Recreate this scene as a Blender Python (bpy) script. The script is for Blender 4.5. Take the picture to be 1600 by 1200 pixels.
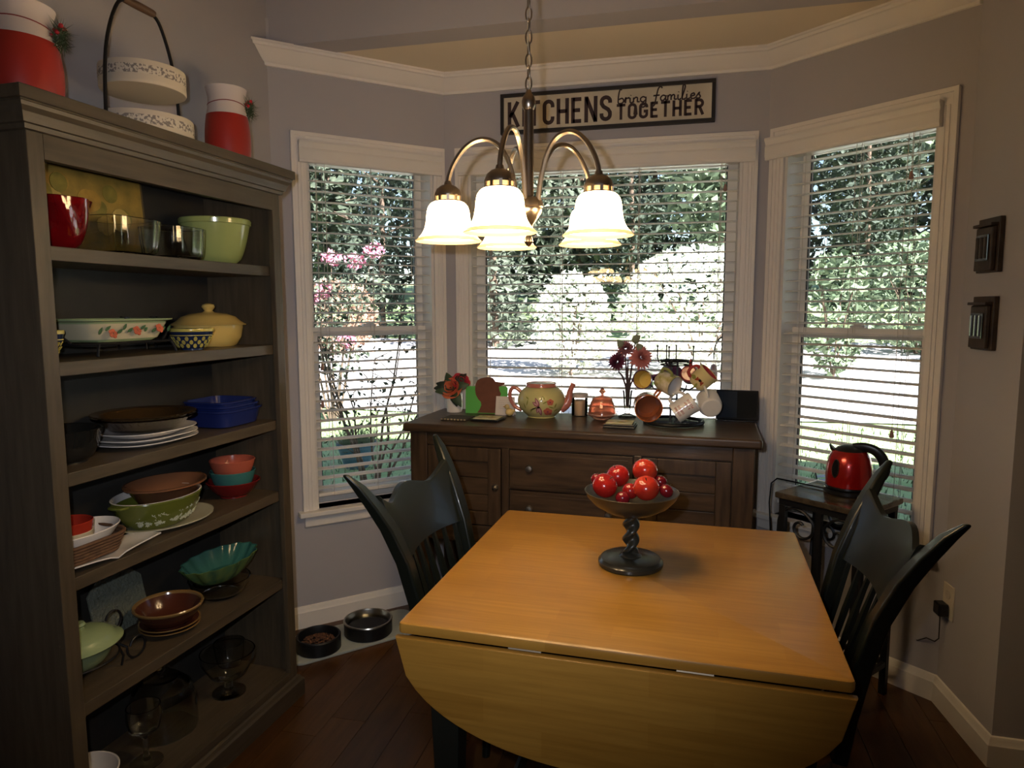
import bpy, bmesh, math, random
from mathutils import Vector, Matrix
random.seed(7)
PI = math.pi
sc = bpy.context.scene
for o in list(bpy.data.objects): bpy.data.objects.remove(o)
COL = sc.collection
# ---------------------------------------------------------------- camera
cd = bpy.data.cameras.new('camera'); cam = bpy.data.objects.new('camera', cd); COL.objects.link(cam)
cd.sensor_width = 36; cd.lens = 1071.83*36/1600; cd.clip_start = .03; cd.clip_end = 300
PT, YW, RL = math.radians(6.2463), math.radians(13.4106), math.radians(-.1262)
fwd = Vector((-math.sin(YW)*math.cos(PT), math.cos(YW)*math.cos(PT), -math.sin(PT)))
rgt = Vector((math.cos(YW), math.sin(YW), 0)); upv = rgt.cross(fwd)
r2 = rgt*math.cos(RL)+upv*math.sin(RL); u2 = -rgt*math.sin(RL)+upv*math.cos(RL)
CH = 1.4239
mw = Matrix((r2, u2, -fwd)).transposed().to_4x4(); mw.translation = (0, 0, CH); cam.matrix_world = mw
sc.camera = cam
# ---------------------------------------------------------------- world, sun, flash, exposure
sc.view_settings.view_transform = 'Standard'; sc.view_settings.look = 'None'
sc.view_settings.exposure = 0.0; sc.view_settings.gamma = 1.0
SUN_EL = math.radians(38)
w = bpy.data.worlds.new('sky'); sc.world = w; w.use_nodes = True
nt = w.node_tree; nt.nodes.clear()
sk = nt.nodes.new('ShaderNodeTexSky'); sk.sky_type = 'NISHITA'; sk.sun_disc = False
sk.sun_elevation = SUN_EL; sk.sun_rotation = math.radians(128); sk.altitude = 200
bg = nt.nodes.new('ShaderNodeBackground'); bg.inputs[1].default_value = .30
wo = nt.nodes.new('ShaderNodeOutputWorld')
nt.links.new(sk.outputs[0], bg.inputs[0]); nt.links.new(bg.outputs[0], wo.inputs[0])
def light(name, kind, power, col, loc, size=.1, rot=None):
    l = bpy.data.lights.new(name, kind); l.energy = power; l.color = col
    if kind == 'SUN': l.angle = size
    elif kind == 'POINT': l.shadow_soft_size = size
    o = bpy.data.objects.new(name, l); COL.objects.link(o); o.location = loc
    if rot: o.rotation_euler = rot
    return o
light('sun', 'SUN', 30, (1, .97, .95), (0, -8, 20), .009, (PI/2-SUN_EL, 0, math.radians(52)))
# the camera's own built-in flash, up and left of the lens
fl = Vector((0, 0, CH))-r2*.075+u2*.06+fwd*.03
fo = light('camera_flash', 'SPOT', 50, (.88, .91, 1), fl)
fo.data.shadow_soft_size = .012; fo.data.spot_size = math.radians(94); fo.data.spot_blend = 1.0
fa = (fwd-rgt*.09).normalized(); fx = fa.cross(upv).normalized(); fm = Matrix((fx, fx.cross(fa), -fa)).transposed().to_4x4(); fm.translation = fl; fo.matrix_world = fm

# ---------------------------------------------------------------- mesh helpers
class G:
    def __init__(s): s.v = []; s.f = []
    def add(s, vs, fs, M=None):
        b = len(s.v)
        if M is not None: vs = [tuple(M @ Vector(q)) for q in vs]
        s.v += [tuple(q) for q in vs]; s.f += [tuple(b+i for i in f) for f in fs]; return s
    def box(s, x0, x1, y0, y1, z0, z1, M=None):
        return s.add([(x0,y0,z0),(x1,y0,z0),(x1,y1,z0),(x0,y1,z0),(x0,y0,z1),(x1,y0,z1),(x1,y1,z1),(x0,y1,z1)],
                     [(3,2,1,0),(4,5,6,7),(0,1,5,4),(1,2,6,5),(2,3,7,6),(3,0,4,7)], M)
    def rings(s, R, closed=False, cap=True, M=None):
        n = len(R[0]); vs = [p for r in R for p in r]; fs = []
        m = len(R)
        for i in range(m if closed else m-1):
            a = i*n; b = ((i+1) % m)*n
            for j in range(n):
                k = (j+1) % n; fs.append((a+j, a+k, b+k, b+j))
        if cap and not closed:
            fs.append(tuple(range(n-1, -1, -1))); fs.append(tuple((m-1)*n+j for j in range(n)))
        return s.add(vs, fs, M)
    def lathe(s, prof, n=28, M=None, sx=1, sy=1, ex=2.0, wav=None, cap=True):
        R = []
        for (r, z) in prof:
            ring = []
            for j in range(n):
                t = 2*PI*j/n; c, q = math.cos(t), math.sin(t)
                if ex != 2.0:
                    c = math.copysign(abs(c)**(2/ex), c); q = math.copysign(abs(q)**(2/ex), q)
                rr = max(r, 1e-4)*(1+(wav(t, z) if wav else 0))
                ring.append((rr*sx*c, rr*sy*q, z))
            R.append(ring)
        s.rings(R, False, False, M)
        if cap:
            b = len(s.v)-len(R)*n
            if prof[0][0] < .0025: s.f.append(tuple(range(b+n-1, b-1, -1)))
            if prof[-1][0] < .0025: s.f.append(tuple(range(len(s.v)-n, len(s.v))))
        return s
    def tube(s, pts, r, n=8, closed=False, M=None, flat=1.0):
        P = [Vector(p) for p in pts]; m = len(P)
        rr = r if isinstance(r, (list, tuple)) else [r]*m
        R = []; prev = None
        for i in range(m):
            if closed: t = P[(i+1) % m]-P[i-1]
            else: t = P[min(i+1, m-1)]-P[max(i-1, 0)]
            t.normalize()
            if prev is None:
                a = Vector((0, 0, 1)) if abs(t.z) < .9 else Vector((1, 0, 0))
                u = t.cross(a).normalized()
            else:
                u = (prev-t*prev.dot(t)); u.normalize()
            prev = u; v = t.cross(u)
            R.append([tuple(P[i]+(u*math.cos(2*PI*j/n)+v*math.sin(2*PI*j/n)*flat)*rr[i]) for j in range(n)])
        return s.rings(R, closed, not closed, M)
    def prism(s, poly, a, b, ax='z', M=None):
        n = len(poly)
        def P(u, v, w): return {'z': (u, v, w), 'y': (u, w, v), 'x': (w, u, v)}[ax]
        vs = [P(u, v, a) for u, v in poly]+[P(u, v, b) for u, v in poly]
        fs = [tuple(range(n-1, -1, -1)), tuple(range(n, 2*n))]+[(i, (i+1) % n, n+(i+1) % n, n+i) for i in range(n)]
        return s.add(vs, fs, M)
    def ball(s, c, r, n=16, m=10, sz=1.0, M=None, dim=0):
        prof = []
        for i in range(m+1):
            t = PI*i/m; q = math.sin(t); z = -math.cos(t)
            if dim: z -= dim*math.copysign(math.exp(-(q/.35)**2), z)
            prof.append((r*q, r*sz*z))
        T = Matrix.Translation(c)
        return s.lathe(prof, n, (M @ T) if M is not None else T)
    def ribbon(s, pts, wd, y0, y1, M=None, ax='y', closed=False):
        # flat stroke of width wd along a 2-D polyline, extruded y0..y1
        P = [Vector((p[0], p[1])) for p in pts]; L = []; Rr = []; m = len(P)
        for i in range(m):
            if closed: d0 = (P[i]-P[i-1]).normalized(); d1 = (P[(i+1) % m]-P[i]).normalized()
            else:
                d0 = (P[i]-P[i-1]).normalized() if i else (P[1]-P[0]).normalized()
                d1 = (P[i+1]-P[i]).normalized() if i < m-1 else d0
            n0 = Vector((-d0.y, d0.x)); n1 = Vector((-d1.y, d1.x)); nn = n0+n1
            if nn.length < 1e-4: nn = n0
            nn.normalize(); k = min(1/max(nn.dot(n0), .5), 1.6)
            L.append(P[i]+nn*wd/2*k); Rr.append(P[i]-nn*wd/2*k)
        R = []
        for a, b in zip(L, Rr):
            def Q(p, w): return {'z': (p.x, p.y, w), 'y': (p.x, w, p.y), 'x': (w, p.x, p.y)}[ax]
            R.append([Q(a, y0), Q(b, y0), Q(b, y1), Q(a, y1)])
        return s.rings(R, closed, not closed, M)
    def mesh(s, name, smooth=32):
        me = bpy.data.meshes.new(name); me.from_pydata(s.v, [], s.f); me.update()
        bm = bmesh.new(); bm.from_mesh(me); bmesh.ops.recalc_face_normals(bm, faces=bm.faces); bm.to_mesh(me); bm.free()
        if smooth:
            me.polygons.foreach_set('use_smooth', [True]*len(me.polygons)); me.set_sharp_from_angle(angle=math.radians(smooth))
        return me
def obj(name, g, m, parent=None, loc=None, rot=None, bevel=0, smooth=32, label=None, M=None, seg=2):
    me = g.mesh(name, smooth) if isinstance(g, G) else g
    if isinstance(g, G):
        me.materials.append(m)
    o = bpy.data.objects.new(name, me); COL.objects.link(o)
    if parent: o.parent = parent
    if loc: o.location = loc
    if rot: o.rotation_euler = rot
    if M is not None: o.matrix_basis = M
    if bevel:
        b = o.modifiers.new('bevel', 'BEVEL'); b.width = bevel; b.segments = seg; b.limit_method = 'ANGLE'; b.angle_limit = math.radians(40)
        b.harden_normals = False
    if label: o['label'] = label
    return o
def thing(name, label, cat, loc=(0,0,0), rz=0, group=None, M=None):
    o = bpy.data.objects.new(name, None); COL.objects.link(o); o.empty_display_size = .05
    if M is not None: o.matrix_basis = M
    else: o.location = loc; o.rotation_euler = (0, 0, rz)
    return tag(o, label, cat, group)
def tag(o, label, cat, group=None):
    o['label'] = label; o['category'] = cat
    if group: o['group'] = group
    return o
def struct(o, label=None):
    o['kind'] = 'structure'
    if label: o['label'] = label
    return o
def sroot(name, loc=(0,0,0), rz=0, label=None):
    o = bpy.data.objects.new(name, None); COL.objects.link(o); o.location = loc; o.rotation_euler = (0,0,rz); o.empty_display_size = .05
    return struct(o, label)
def axisM(p, axis, xdir):
    z = Vector(axis).normalized(); x = Vector(xdir); x = (x-z*x.dot(z)).normalized(); y = z.cross(x)
    m = Matrix((x, y, z)).transposed().to_4x4(); m.translation = p; return m

# ---------------------------------------------------------------- material helpers
MATS = {}
def node(nt, t, **k):
    n = nt.nodes.new(t)
    for a, b in k.items(): setattr(n, a, b)
    return n
def mat(name, col, rough=.5, metal=0, var=0, vscale=12, bump=0, bscale=60, trans=0, ior=1.45, emit=None, es=0, coat=0, col2=None, stretch=None, spec=.5, sss=0, alpha=None, detail=4):
    if name in MATS: return MATS[name]
    m = bpy.data.materials.new(name); m.use_nodes = True; nt = m.node_tree; b = nt.nodes['Principled BSDF']
    c = (*col, 1)
    b.inputs['Base Color'].default_value = c; b.inputs['Roughness'].default_value = rough; b.inputs['Metallic'].default_value = metal
    b.inputs['IOR'].default_value = ior; b.inputs['Transmission Weight'].default_value = trans; b.inputs['Coat Weight'].default_value = coat
    b.inputs['Coat Roughness'].default_value = .08; b.inputs['Specular IOR Level'].default_value = spec
    if sss: b.inputs['Subsurface Weight'].default_value = sss; b.inputs['Subsurface Radius'].default_value = (.01, .008, .006)
    if emit: b.inputs['Emission Color'].default_value = (*emit, 1); b.inputs['Emission Strength'].default_value = es
    if var or bump or col2:
        tc = node(nt, 'ShaderNodeTexCoord'); mp = node(nt, 'ShaderNodeMapping'); nt.links.new(tc.outputs['Object'], mp.inputs[0])
        if stretch: mp.inputs['Scale'].default_value = stretch
    if var or col2:
        n = node(nt, 'ShaderNodeTexNoise'); n.inputs['Scale'].default_value = vscale; n.inputs['Detail'].default_value = detail
        nt.links.new(mp.outputs[0], n.inputs['Vector'])
        cr = node(nt, 'ShaderNodeValToRGB')
        lo = col2 if col2 else tuple(x*(1-var) for x in col)
        cr.color_ramp.elements[0].position = .3; cr.color_ramp.elements[1].position = .7
        cr.color_ramp.elements[0].color = (*lo, 1); cr.color_ramp.elements[1].color = c
        nt.links.new(n.outputs['Fac'], cr.inputs[0]); nt.links.new(cr.outputs[0], b.inputs['Base Color'])
    if bump:
        n2 = node(nt, 'ShaderNodeTexNoise'); n2.inputs['Scale'].default_value = bscale; nt.links.new(mp.outputs[0], n2.inputs['Vector'])
        bp = node(nt, 'ShaderNodeBump'); bp.inputs['Strength'].default_value = bump; bp.inputs['Distance'].default_value = .01
        nt.links.new(n2.outputs['Fac'], bp.inputs['Height']); nt.links.new(bp.outputs[0], b.inputs['Normal'])
    MATS[name] = m; return m
def glassmat(name, col=(1,1,1), rough=0.0, thin=True, gl=.10):
    # thin clear glass: see-through with a fresnel reflection
    if name in MATS: return MATS[name]
    m = bpy.data.materials.new(name); m.use_nodes = True; nt = m.node_tree; nt.nodes.clear()
    t = node(nt, 'ShaderNodeBsdfTransparent'); t.inputs[0].default_value = (*col, 1)
    g = node(nt, 'ShaderNodeBsdfGlossy'); g.inputs['Roughness'].default_value = rough
    fr = node(nt, 'ShaderNodeFresnel'); fr.inputs[0].default_value = 1.45
    mx = node(nt, 'ShaderNodeMixShader'); out = node(nt, 'ShaderNodeOutputMaterial')
    nt.links.new(fr.outputs[0], mx.inputs[0]); nt.links.new(t.outputs[0], mx.inputs[1]); nt.links.new(g.outputs[0], mx.inputs[2]); nt.links.new(mx.outputs[0], out.inputs[0])
    MATS[name] = m; return m
def wood(name, c1, c2, axis='x', sc_=9, rough=.4, coat=0, contrast=(.35, .7), bump=.05):
    s = {'x': (1, 9, 9), 'y': (9, 1, 9), 'z': (9, 9, 1)}[axis]
    m = mat(name, c1, rough, col2=c2, vscale=sc_, stretch=s, coat=coat, bump=bump, bscale=sc_*3, detail=7)
    return m
# ---------------------------------------------------------------- materials
WALL = mat('wall_paint', (.44, .42, .44), .75, bump=.03, bscale=220)
CEIL = mat('ceiling_paint', (.78, .68, .52), .9, bump=.05, bscale=300)
TRIM = mat('trim_paint', (.84, .79, .73), .42)
BLIND = mat('blind_slat', (.80, .76, .70), .42)
VINYL = mat('window_vinyl', (.75, .71, .66), .45)
GASKET = mat('dark_gasket', (.03, .03, .03), .6)
PANE = glassmat('window_pane')
CORD = mat('blind_cord', (.6, .55, .5), .8)
FLOORM = [wood('floor_plank_%d' % i, c, tuple(x*.6 for x in c), 'y', 5, .32, 0, bump=.04) for i, c in enumerate([(.105,.042,.010), (.09,.036,.009), (.12,.05,.013), (.098,.04,.011)])]
SUBF = mat('subfloor', (.02, .012, .008), .9)
# ---------------------------------------------------------------- room shell
Lp = Vector((-1.648, 2.614)); A = Vector((-1.0762, 3.1547)); B = Vector((.3614, 3.1547)); R = Vector((.952, 2.656))
Q = Vector((.988, 2.300)); Q2 = Vector((3.2, 2.27))
ZC = 2.49     # bay ceiling
ZM = 3.15     # main room ceiling
HY = 2.622    # header face
o0 = obj('floor', G().box(-2.0, 3.3, -3.6, 3.3, -.06, -.014), SUBF, smooth=0); struct(o0, 'dark brown wood plank floor'); FLOOR = o0
def ymax(x):
    if x < A.x: return A.y-(A.x-x)*(A.y-Lp.y)/(A.x-Lp.x)
    if x > B.x: return B.y-(x-B.x)*(B.y-R.y)/(R.x-B.x)
    return A.y
PW = .127; x = -1.78; row = 0
while x < 3.2:
    x1 = x+PW
    top = 2.30 if x > .99 else max(ymax(x), ymax(x1))+.05
    y = -3.5+random.random()*1.2-1.2
    while y < top:
        ln = random.choice([.7, .95, 1.2, 1.4]); y0, y1 = max(y, -3.5), min(y+ln, top); y += ln
        if y1-y0 < .06: continue
        g = G().box(x+.0008, x1-.0008, y0+.0008, y1-.0008, -.0138, 0)
        obj('plank', g, random.choice(FLOORM), FLOOR, smooth=0)
    x = x1; row += 1
TH = .14
def wall(name, P0, P1, z0, z1, op=None, label=None, ext0=0, ext1=0):
    d = P1-P0; ln = d.length; ang = math.atan2(d.y, d.x)
    g = G()
    if op:
        a, b, s, h = op
        g.box(-ext0, a, 0, TH, z0, z1).box(b, ln+ext1, 0, TH, z0, z1).box(a, b, 0, TH, z0, s).box(a, b, 0, TH, h, z1)
    else: g.box(-ext0, ln+ext1, 0, TH, z0, z1)
    o = obj(name, g, WALL, loc=(P0.x, P0.y, 0), rot=(0, 0, ang), smooth=0); return struct(o, label)
SZ, HZ = .535, 2.105     # window opening bottom / head
opL = (.134, .722, SZ, HZ); opC = (.116, 1.338, SZ, HZ); opR = (.082, .667, SZ, HZ)
lnL = (A-Lp).length; offL = lnL-.7626
opL = (.114+offL, .700+offL, SZ, HZ)
wall('wall_left_angled', Lp, A, -.05, 2.6, opL, 'blue-grey angled bay wall with the narrow left window', ext0=.1)
wall('wall_back', A, B, -.05, 2.6, opC, 'blue-grey back wall of the bay behind the sideboard', ext0=.06, ext1=.06)
wall('wall_right_angled', B, R, -.05, 2.6, opR, 'blue-grey angled bay wall with the right window', ext1=.0)
g = G().prism([(R.x, R.y), (Q.x, Q.y), (3.3, 2.27), (3.3, 2.45), (1.2, 2.47), (1.12, 2.80)], -.05, ZM)
struct(obj('wall_right', g, WALL, smooth=0), 'short side wall with outlet and its outside corner')
LW0 = Vector((-1.648, 2.614)); LWd = Vector((.048, .99885))
LW1 = LW0-LWd*6.3
g = G().prism([(LW0.x, LW0.y), (LW0.x-.14, LW0.y), (LW1.x-.14, LW1.y), (LW1.x, LW1.y)], -.05, ZM)
g.prism([(LW0.x-.0, LW0.y), (LW0.x-.0, LW0.y+.16), (LW0.x-.14, LW0.y+.16), (LW0.x-.14, LW0.y)], 2.5, ZM)
struct(obj('wall_left', g, WALL, smooth=0), 'blue-grey wall behind the tall bookcase')
struct(obj('wall_rear', G().box(-2.3, 3.3, -3.65, -3.5, -.05, ZM), WALL, smooth=0))
struct(obj('wall_far_right', G().box(3.2, 3.34, -3.5, 2.3, -.05, ZM), WALL, smooth=0))
struct(obj('wall_header', G().box(-1.75, 1.25, HY, HY+.12, ZC-.002, ZM), WALL, smooth=0), 'blue-grey header above the bay opening')
struct(obj('ceiling', G().prism([(Lp.x-.15, HY+.004), (A.x-.05, A.y+.14), (B.x+.05, B.y+.14), (R.x+.25, HY+.004)], ZC, ZC+.1), CEIL, smooth=0), 'low cream ceiling over the bay')
struct(obj('ceiling_main', G().box(-2.3, 3.34, -3.65, HY+.12, ZM, ZM+.1), CEIL, smooth=0))
# crown moulding: profile (distance from wall, z)
CP = [(0, 2.411), (.012, 2.411), (.014, 2.422), (.022, 2.426), (.034, 2.438), (.052, 2.458), (.060, 2.468), (.068, 2.470), (.070, 2.480), (.076, 2.482), (.076, ZC), (0, ZC)]
def crown(name, P0, P1, n0, n1, label):
    # n0/n1: plane directions for the mitred ends, expressed as offset vector per unit distance from the wall
    R_ = []
    for P, nn in ((P0, n0), (P1, n1)):
        R_.append([(P.x+nn.x*d, P.y+nn.y*d, z) for d, z in CP])
    o = obj(name, G().rings(R_), TRIM, smooth=25); return struct(o, label)
def inward(P0, P1):
    d = (P1-P0).normalized(); return Vector((d.y, -d.x))
nL, nB, nR = inward(Lp, A), inward(A, B), inward(B, R)
def miter(a, b): s = (a+b).normalized(); return s/s.dot(a)
mA, mB = miter(nL, nB), miter(nB, nR)
dL = (A-Lp).normalized(); dR = (R-B).normalized()
# the left end butts against the left wall
def cutx(n_, d_): return n_-d_*(n_.x/d_.x)
crown('trim_1', Lp, A, cutx(nL, dL), mA, 'white crown moulding above the left window')
crown('trim_2', A, B, mA, mB, 'white crown moulding above the sign')
crown('trim_3', B, R, mB, miter(nR, inward(R, Q)), 'white crown moulding above the right window')
BP = [(0, 0), (.016, 0), (.016, .072), (.012, .078), (.010, .088), (.006, .096), (0, .098)]
def base(name, P0, P1, n0, n1, label):
    R_ = [[(P.x+nn.x*d, P.y+nn.y*d, z) for d, z in BP] for P, nn in ((P0, n0), (P1, n1))]
    struct(obj(name, G().rings(R_), TRIM, smooth=25), label)
nS = inward(R, Q); nF = inward(Q, Q2); mR = miter(nR, nS); mQ = miter(nS, nF)
base('baseboard_left', Lp, A, nL, mA, 'white baseboard under the left window')
base('baseboard_back', A, B, mA, mB, None)
base('baseboard_right', B, R, mB, mR, 'white baseboard under the right window')
base('baseboard_side', R, Q, mR, mQ, 'white baseboard below the outlet')
base('baseboard_front', Q, Q2, mQ, nF, None)
# ---------------------------------------------------------------- windows
def window(name, P0, P1, op, casing, double, label, blabel, ncord):
    d = P1-P0; ang = math.atan2(d.y, d.x); a, b, s, h = op; c0, c1 = casing
    root = sroot(name, (P0.x, P0.y, 0), ang, label)
    # casing: stepped flat mouldings
    def cas(pts, nm='casing'):
        pass
    def side(xa, xb, inner):
        g = G(); sgn = 1 if inner > 0 else -1
        g.box(xa, xb, -.014, 0, s-.004, 2.1655)
        w_ = xb-xa
        if sgn > 0: g.box(xa, xa+.016, -.021, -.014, s-.004, 2.1655); g.box(xb-.022, xb-.014, -.018, -.014, s, 2.11); g.box(xb-.036, xb-.030, -.018, -.014, s, 2.11)
        else: g.box(xb-.016, xb, -.021, -.014, s-.004, 2.1655); g.box(xa+.014, xa+.022, -.018, -.014, s, 2.11); g.box(xa+.030, xa+.036, -.018, -.014, s, 2.11)
        obj('side_casing', g, TRIM, root, bevel=.0015, smooth=0)
    side(c0, a, 1); side(b, c1, -1)
    g = G().box(a, b, -.014, 0, h, 2.1655).box(c0, c1, -.0215, -.0135, 2.150, 2.166).box(a, b, -.018, -.013, h+.014, h+.022)
    obj('head_casing', g, TRIM, root, bevel=.0015, smooth=0)
    g = G().box(c0-.022, min(c1+.022, (P1-P0).length-.01), -.05, 0, s-.022, s).box(a, b, 0, .08, s-.022, s)
    obj('stool', g, TRIM, root, bevel=.004, smooth=0)
    obj('apron', G().prism([(0, s-.022), (-.020, s-.022), (-.016, s-.04), (-.016, s-.07), (-.008, s-.078), (0, s-.078)], c0+.006, c1-.006, 'x'), TRIM, root, smooth=0)
    g = G().box(a-.001, a+.012, 0, TH, s, h).box(b-.012, b+.001, 0, TH, s, h).box(a, b, 0, TH, h-.012, h+.001).box(a, b, .08, TH+.02, s-.02, s+.006)
    obj('jamb', g, VINYL, root, smooth=0)
    ia, ib = a+.012, b-.012; zb, zt = s+.006, h-.012
    def sash(nm, x0, x1, z0, z1, y0, y1, st, rb, rt):
        f = obj(nm, G().box(x0, x0+st, y0, y1, z0, z1).box(x1-st, x1, y0, y1, z0, z1).box(x0+st, x1-st, y0, y1, z0, z0+rb).box(x0+st, x1-st, y0, y1, z1-rt, z1), VINYL, root, bevel=.002, smooth=0)
        ym = (y0+y1)/2
        obj('pane', G().box(x0+st-.004, x1-st+.004, ym-.002, ym+.002, z0+rb-.004, z1-rt+.004), PANE, f, smooth=0)
        k = .004
        obj('gasket', G().box(x0+st, x0+st+k, ym-.007, ym+.007, z0+rb, z1-rt).box(x1-st-k, x1-st, ym-.007, ym+.007, z0+rb, z1-rt), GASKET, f, smooth=0)
        return f
    if double:
        zm = 1.322
        sash('upper_sash', ia, ib, zm-.02, zt, .112, .136, .034, .04, .035)
        f = sash('lower_sash', ia, ib, zb, zm+.022, .084, .110, .040, .055, .042)
        obj('sash_lock', G().box((a+b)/2-.03, (a+b)/2+.03, .078, .11, zm+.022, zm+.034).box((a+b)/2-.012, (a+b)/2+.02, .074, .10, zm+.03, zm+.042), VINYL, f, bevel=.003, smooth=0)
    else:
        sash('picture_sash', ia, ib, zb, zt, .090, .130, .042, .05, .045)
    # ---- blind
    bl = thing('window_blind', blabel, 'blind', (P0.x, P0.y, 0), ang, 'white slatted window blinds')
    va, vb = (c0+.028, c1-.024) if c0 > .03 and double else ((c0-.006, c1-.046) if double else (c0+.022, c1-.014))
    prof = [(-.015, 2.126), (-.050, 2.126), (-.052, 2.118), (-.046, 2.108), (-.042, 2.098), (-.046, 2.088), (-.046, 2.052), (-.043, 2.046), (-.043, 2.038), (-.034, 2.036), (-.034, 2.12), (-.015, 2.12)]
    obj('valance', G().prism(prof, va, vb, 'x'), BLIND, bl, smooth=20)
    for xx in (va, vb-.008): obj('valance_return', G().box(xx, xx+.008, -.036, -.013, 2.04, 2.124), BLIND, bl, smooth=0)
    obj('head_rail', G().box(a+.016, b-.016, .006, .062, 2.048, 2.09), BLIND, bl, smooth=0)
    x0, x1 = a+.016, b-.016; yc = .036
    prof = []
    for i in range(7):
        u = -1+2*i/6; prof.append((yc+.0245*u, .0035*(1-u*u)))
    for i in range(6, -1, -1):
        u = -1+2*i/6; prof.append((yc+.0245*u, .0035*(1-u*u)-.0028))
    sg = G().prism(prof, x0, x1, 'x'); sm = sg.mesh('slat', 60); sm.materials.append(BLIND)
    z = 2.018; zs_ = []
    while z > s+.05: zs_.append(z); z -= .0437
    for z in zs_:
        so = obj('slat', sm, None, bl, loc=(0, 0, z+random.uniform(-.0006, .0006)), rot=(math.radians(random.uniform(-.6, .6))+math.radians(3), 0, 0))
    zr = zs_[-1]-.036
    obj('bottom_rail', G().box(x0, x1, yc-.025, yc+.025, zr, zr+.016), BLIND, bl, bevel=.003, smooth=0)
    for i in range(ncord):
        xx = x0+.07+(x1-x0-.14)*i/(ncord-1)
        g = G()
        for yy in (yc-.027, yc+.027): g.tube([(xx, yy, zr), (xx, yy, 2.05)], .0011, 5)
        g.tube([(xx+.006, yc, zr), (xx+.006, yc, 2.05)], .0011, 5)
        obj('ladder_cord', g, CORD, bl, smooth=0)
    return root, bl
W1, BL1 = window('window_1', Lp, A, opL, (.054+offL, .755+offL), True, 'narrow white double-hung window left of the sideboard', 'white slatted blind on the narrow left window', 3)
W2, BL2 = window('window_2', A, B, opC, (.056, 1.398), False, 'wide white picture window behind the sideboard', 'wide white slatted blind behind the chandelier', 4)
W3, BL3 = window('window_3', B, R, opR, (.020, .727), True, 'white double-hung window above the kettle', 'white slatted blind on the right window above the kettle', 3)
TASSEL = mat('cord_tassel', (.35, .2, .16), .5)
def tassel(bl, x, y, z, ztop=2.05):
    g = G().tube([(x, y, z+.02), (x, y, ztop)], .0012, 5)
    t = obj('pull_cord', g, CORD, bl, smooth=0)
    obj('tassel', G().lathe([(.002, .026), (.005, .022), (.008, .008), (.009, 0), (.006, -.004)], 10, Matrix.Translation((x, y, z))), TASSEL, t)
tassel(BL1, opL[0]+.047, .003, 1.16); tassel(BL1, opL[0]+.042, -.002, .995)
tassel(BL3, opR[1]-.085, -.002, 1.885); tassel(BL3, opR[1]-.10, -.002, .945); tassel(BL2, opC[1]-.07, -.002, 1.93)
# ---------------------------------------------------------------- outdoors
def cmat(name, c1, c2, rough=.7, sc_=3, tl=.25):
    m = mat(name, c1, rough, col2=c2, vscale=sc_, spec=.25)
    return m
LAWN = mat('lawn', (.34, .43, .21), .9, col2=(.21, .33, .12), vscale=2.2, bump=.4, bscale=40, detail=8)
SUNWHITE = mat('sun_white_ground', (.74, .71, .70), .9, col2=(.62, .59, .58), vscale=3)  # overexposed sunlit ground put into a near-white colour
LEAFS = [cmat('leaf_%d' % i, a, b) for i, (a, b) in enumerate([((.085,.105,.07),(.03,.045,.032)), ((.15,.175,.13),(.045,.065,.045)), ((.21,.27,.17),(.09,.14,.08)), ((.065,.085,.062),(.022,.036,.026)), ((.82,.83,.76),(.66,.72,.56))])]  # last pair whitened: overexposed sun painted into the bush leaves
BARK = mat('bark', (.14, .10, .07), .9, bump=.5, bscale=18, var=.4)
GZ = -.35
gr = G(); NX, NY = 60, 40
def gz(x, y): return GZ+max(0, y-9.5)*.078+.05*math.sin(x*.7)*math.sin(y*.5)*min(1, max(0, (y-4)/4))
xs = [-45+90*i/NX for i in range(NX+1)]; ys = [2.0+60*(j/NY)**1.5 for j in range(NY+1)]
gr.add([(x, y, gz(x, y)) for y in ys for x in xs], [(j*(NX+1)+i, j*(NX+1)+i+1, (j+1)*(NX+1)+i+1, (j+1)*(NX+1)+i) for j in range(NY) for i in range(NX)])
GRD = struct(obj('ground', gr, LAWN, smooth=60), 'lawn outside, shaded near the house and sunlit beyond')
g = G(); rnd = random.Random(3)
for i in range(9000):
    x = rnd.uniform(-6, 4.5); y = 3.6+7*rnd.random()**1.3; h = rnd.uniform(.03, .09); a = rnd.random()*6.28; z = gz(x, y)
    dx, dy = math.cos(a)*.012, math.sin(a)*.012; lx, ly = rnd.uniform(-.03, .03), rnd.uniform(-.03, .03)
    g.add([(x-dx, y-dy, z-.01), (x+dx, y+dy, z-.01), (x+lx, y+ly, z+h)], [(0, 1, 2)])
gro = obj('grass_blades', g, LEAFS[2], GRD, smooth=0); gro['kind'] = 'stuff'
g = G(); xs2 = [-30+60*i/40 for i in range(41)]; ys2 = [10.6+9.4*j/10 for j in range(11)]
g.add([(x, y+.3*math.sin(x*.6), gz(x, y+.3*math.sin(x*.6))+.025) for y in ys2 for x in xs2], [(j*41+i, j*41+i+1, (j+1)*41+i+1, (j+1)*41+i) for j in range(10) for i in range(40)])
struct(obj('overexposed_ground', g, SUNWHITE, smooth=60), 'pale strip added to whiten the sunlit ground beyond the lawn')  # added strip keeps the ground overexposed white, even under tree shadows
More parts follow.
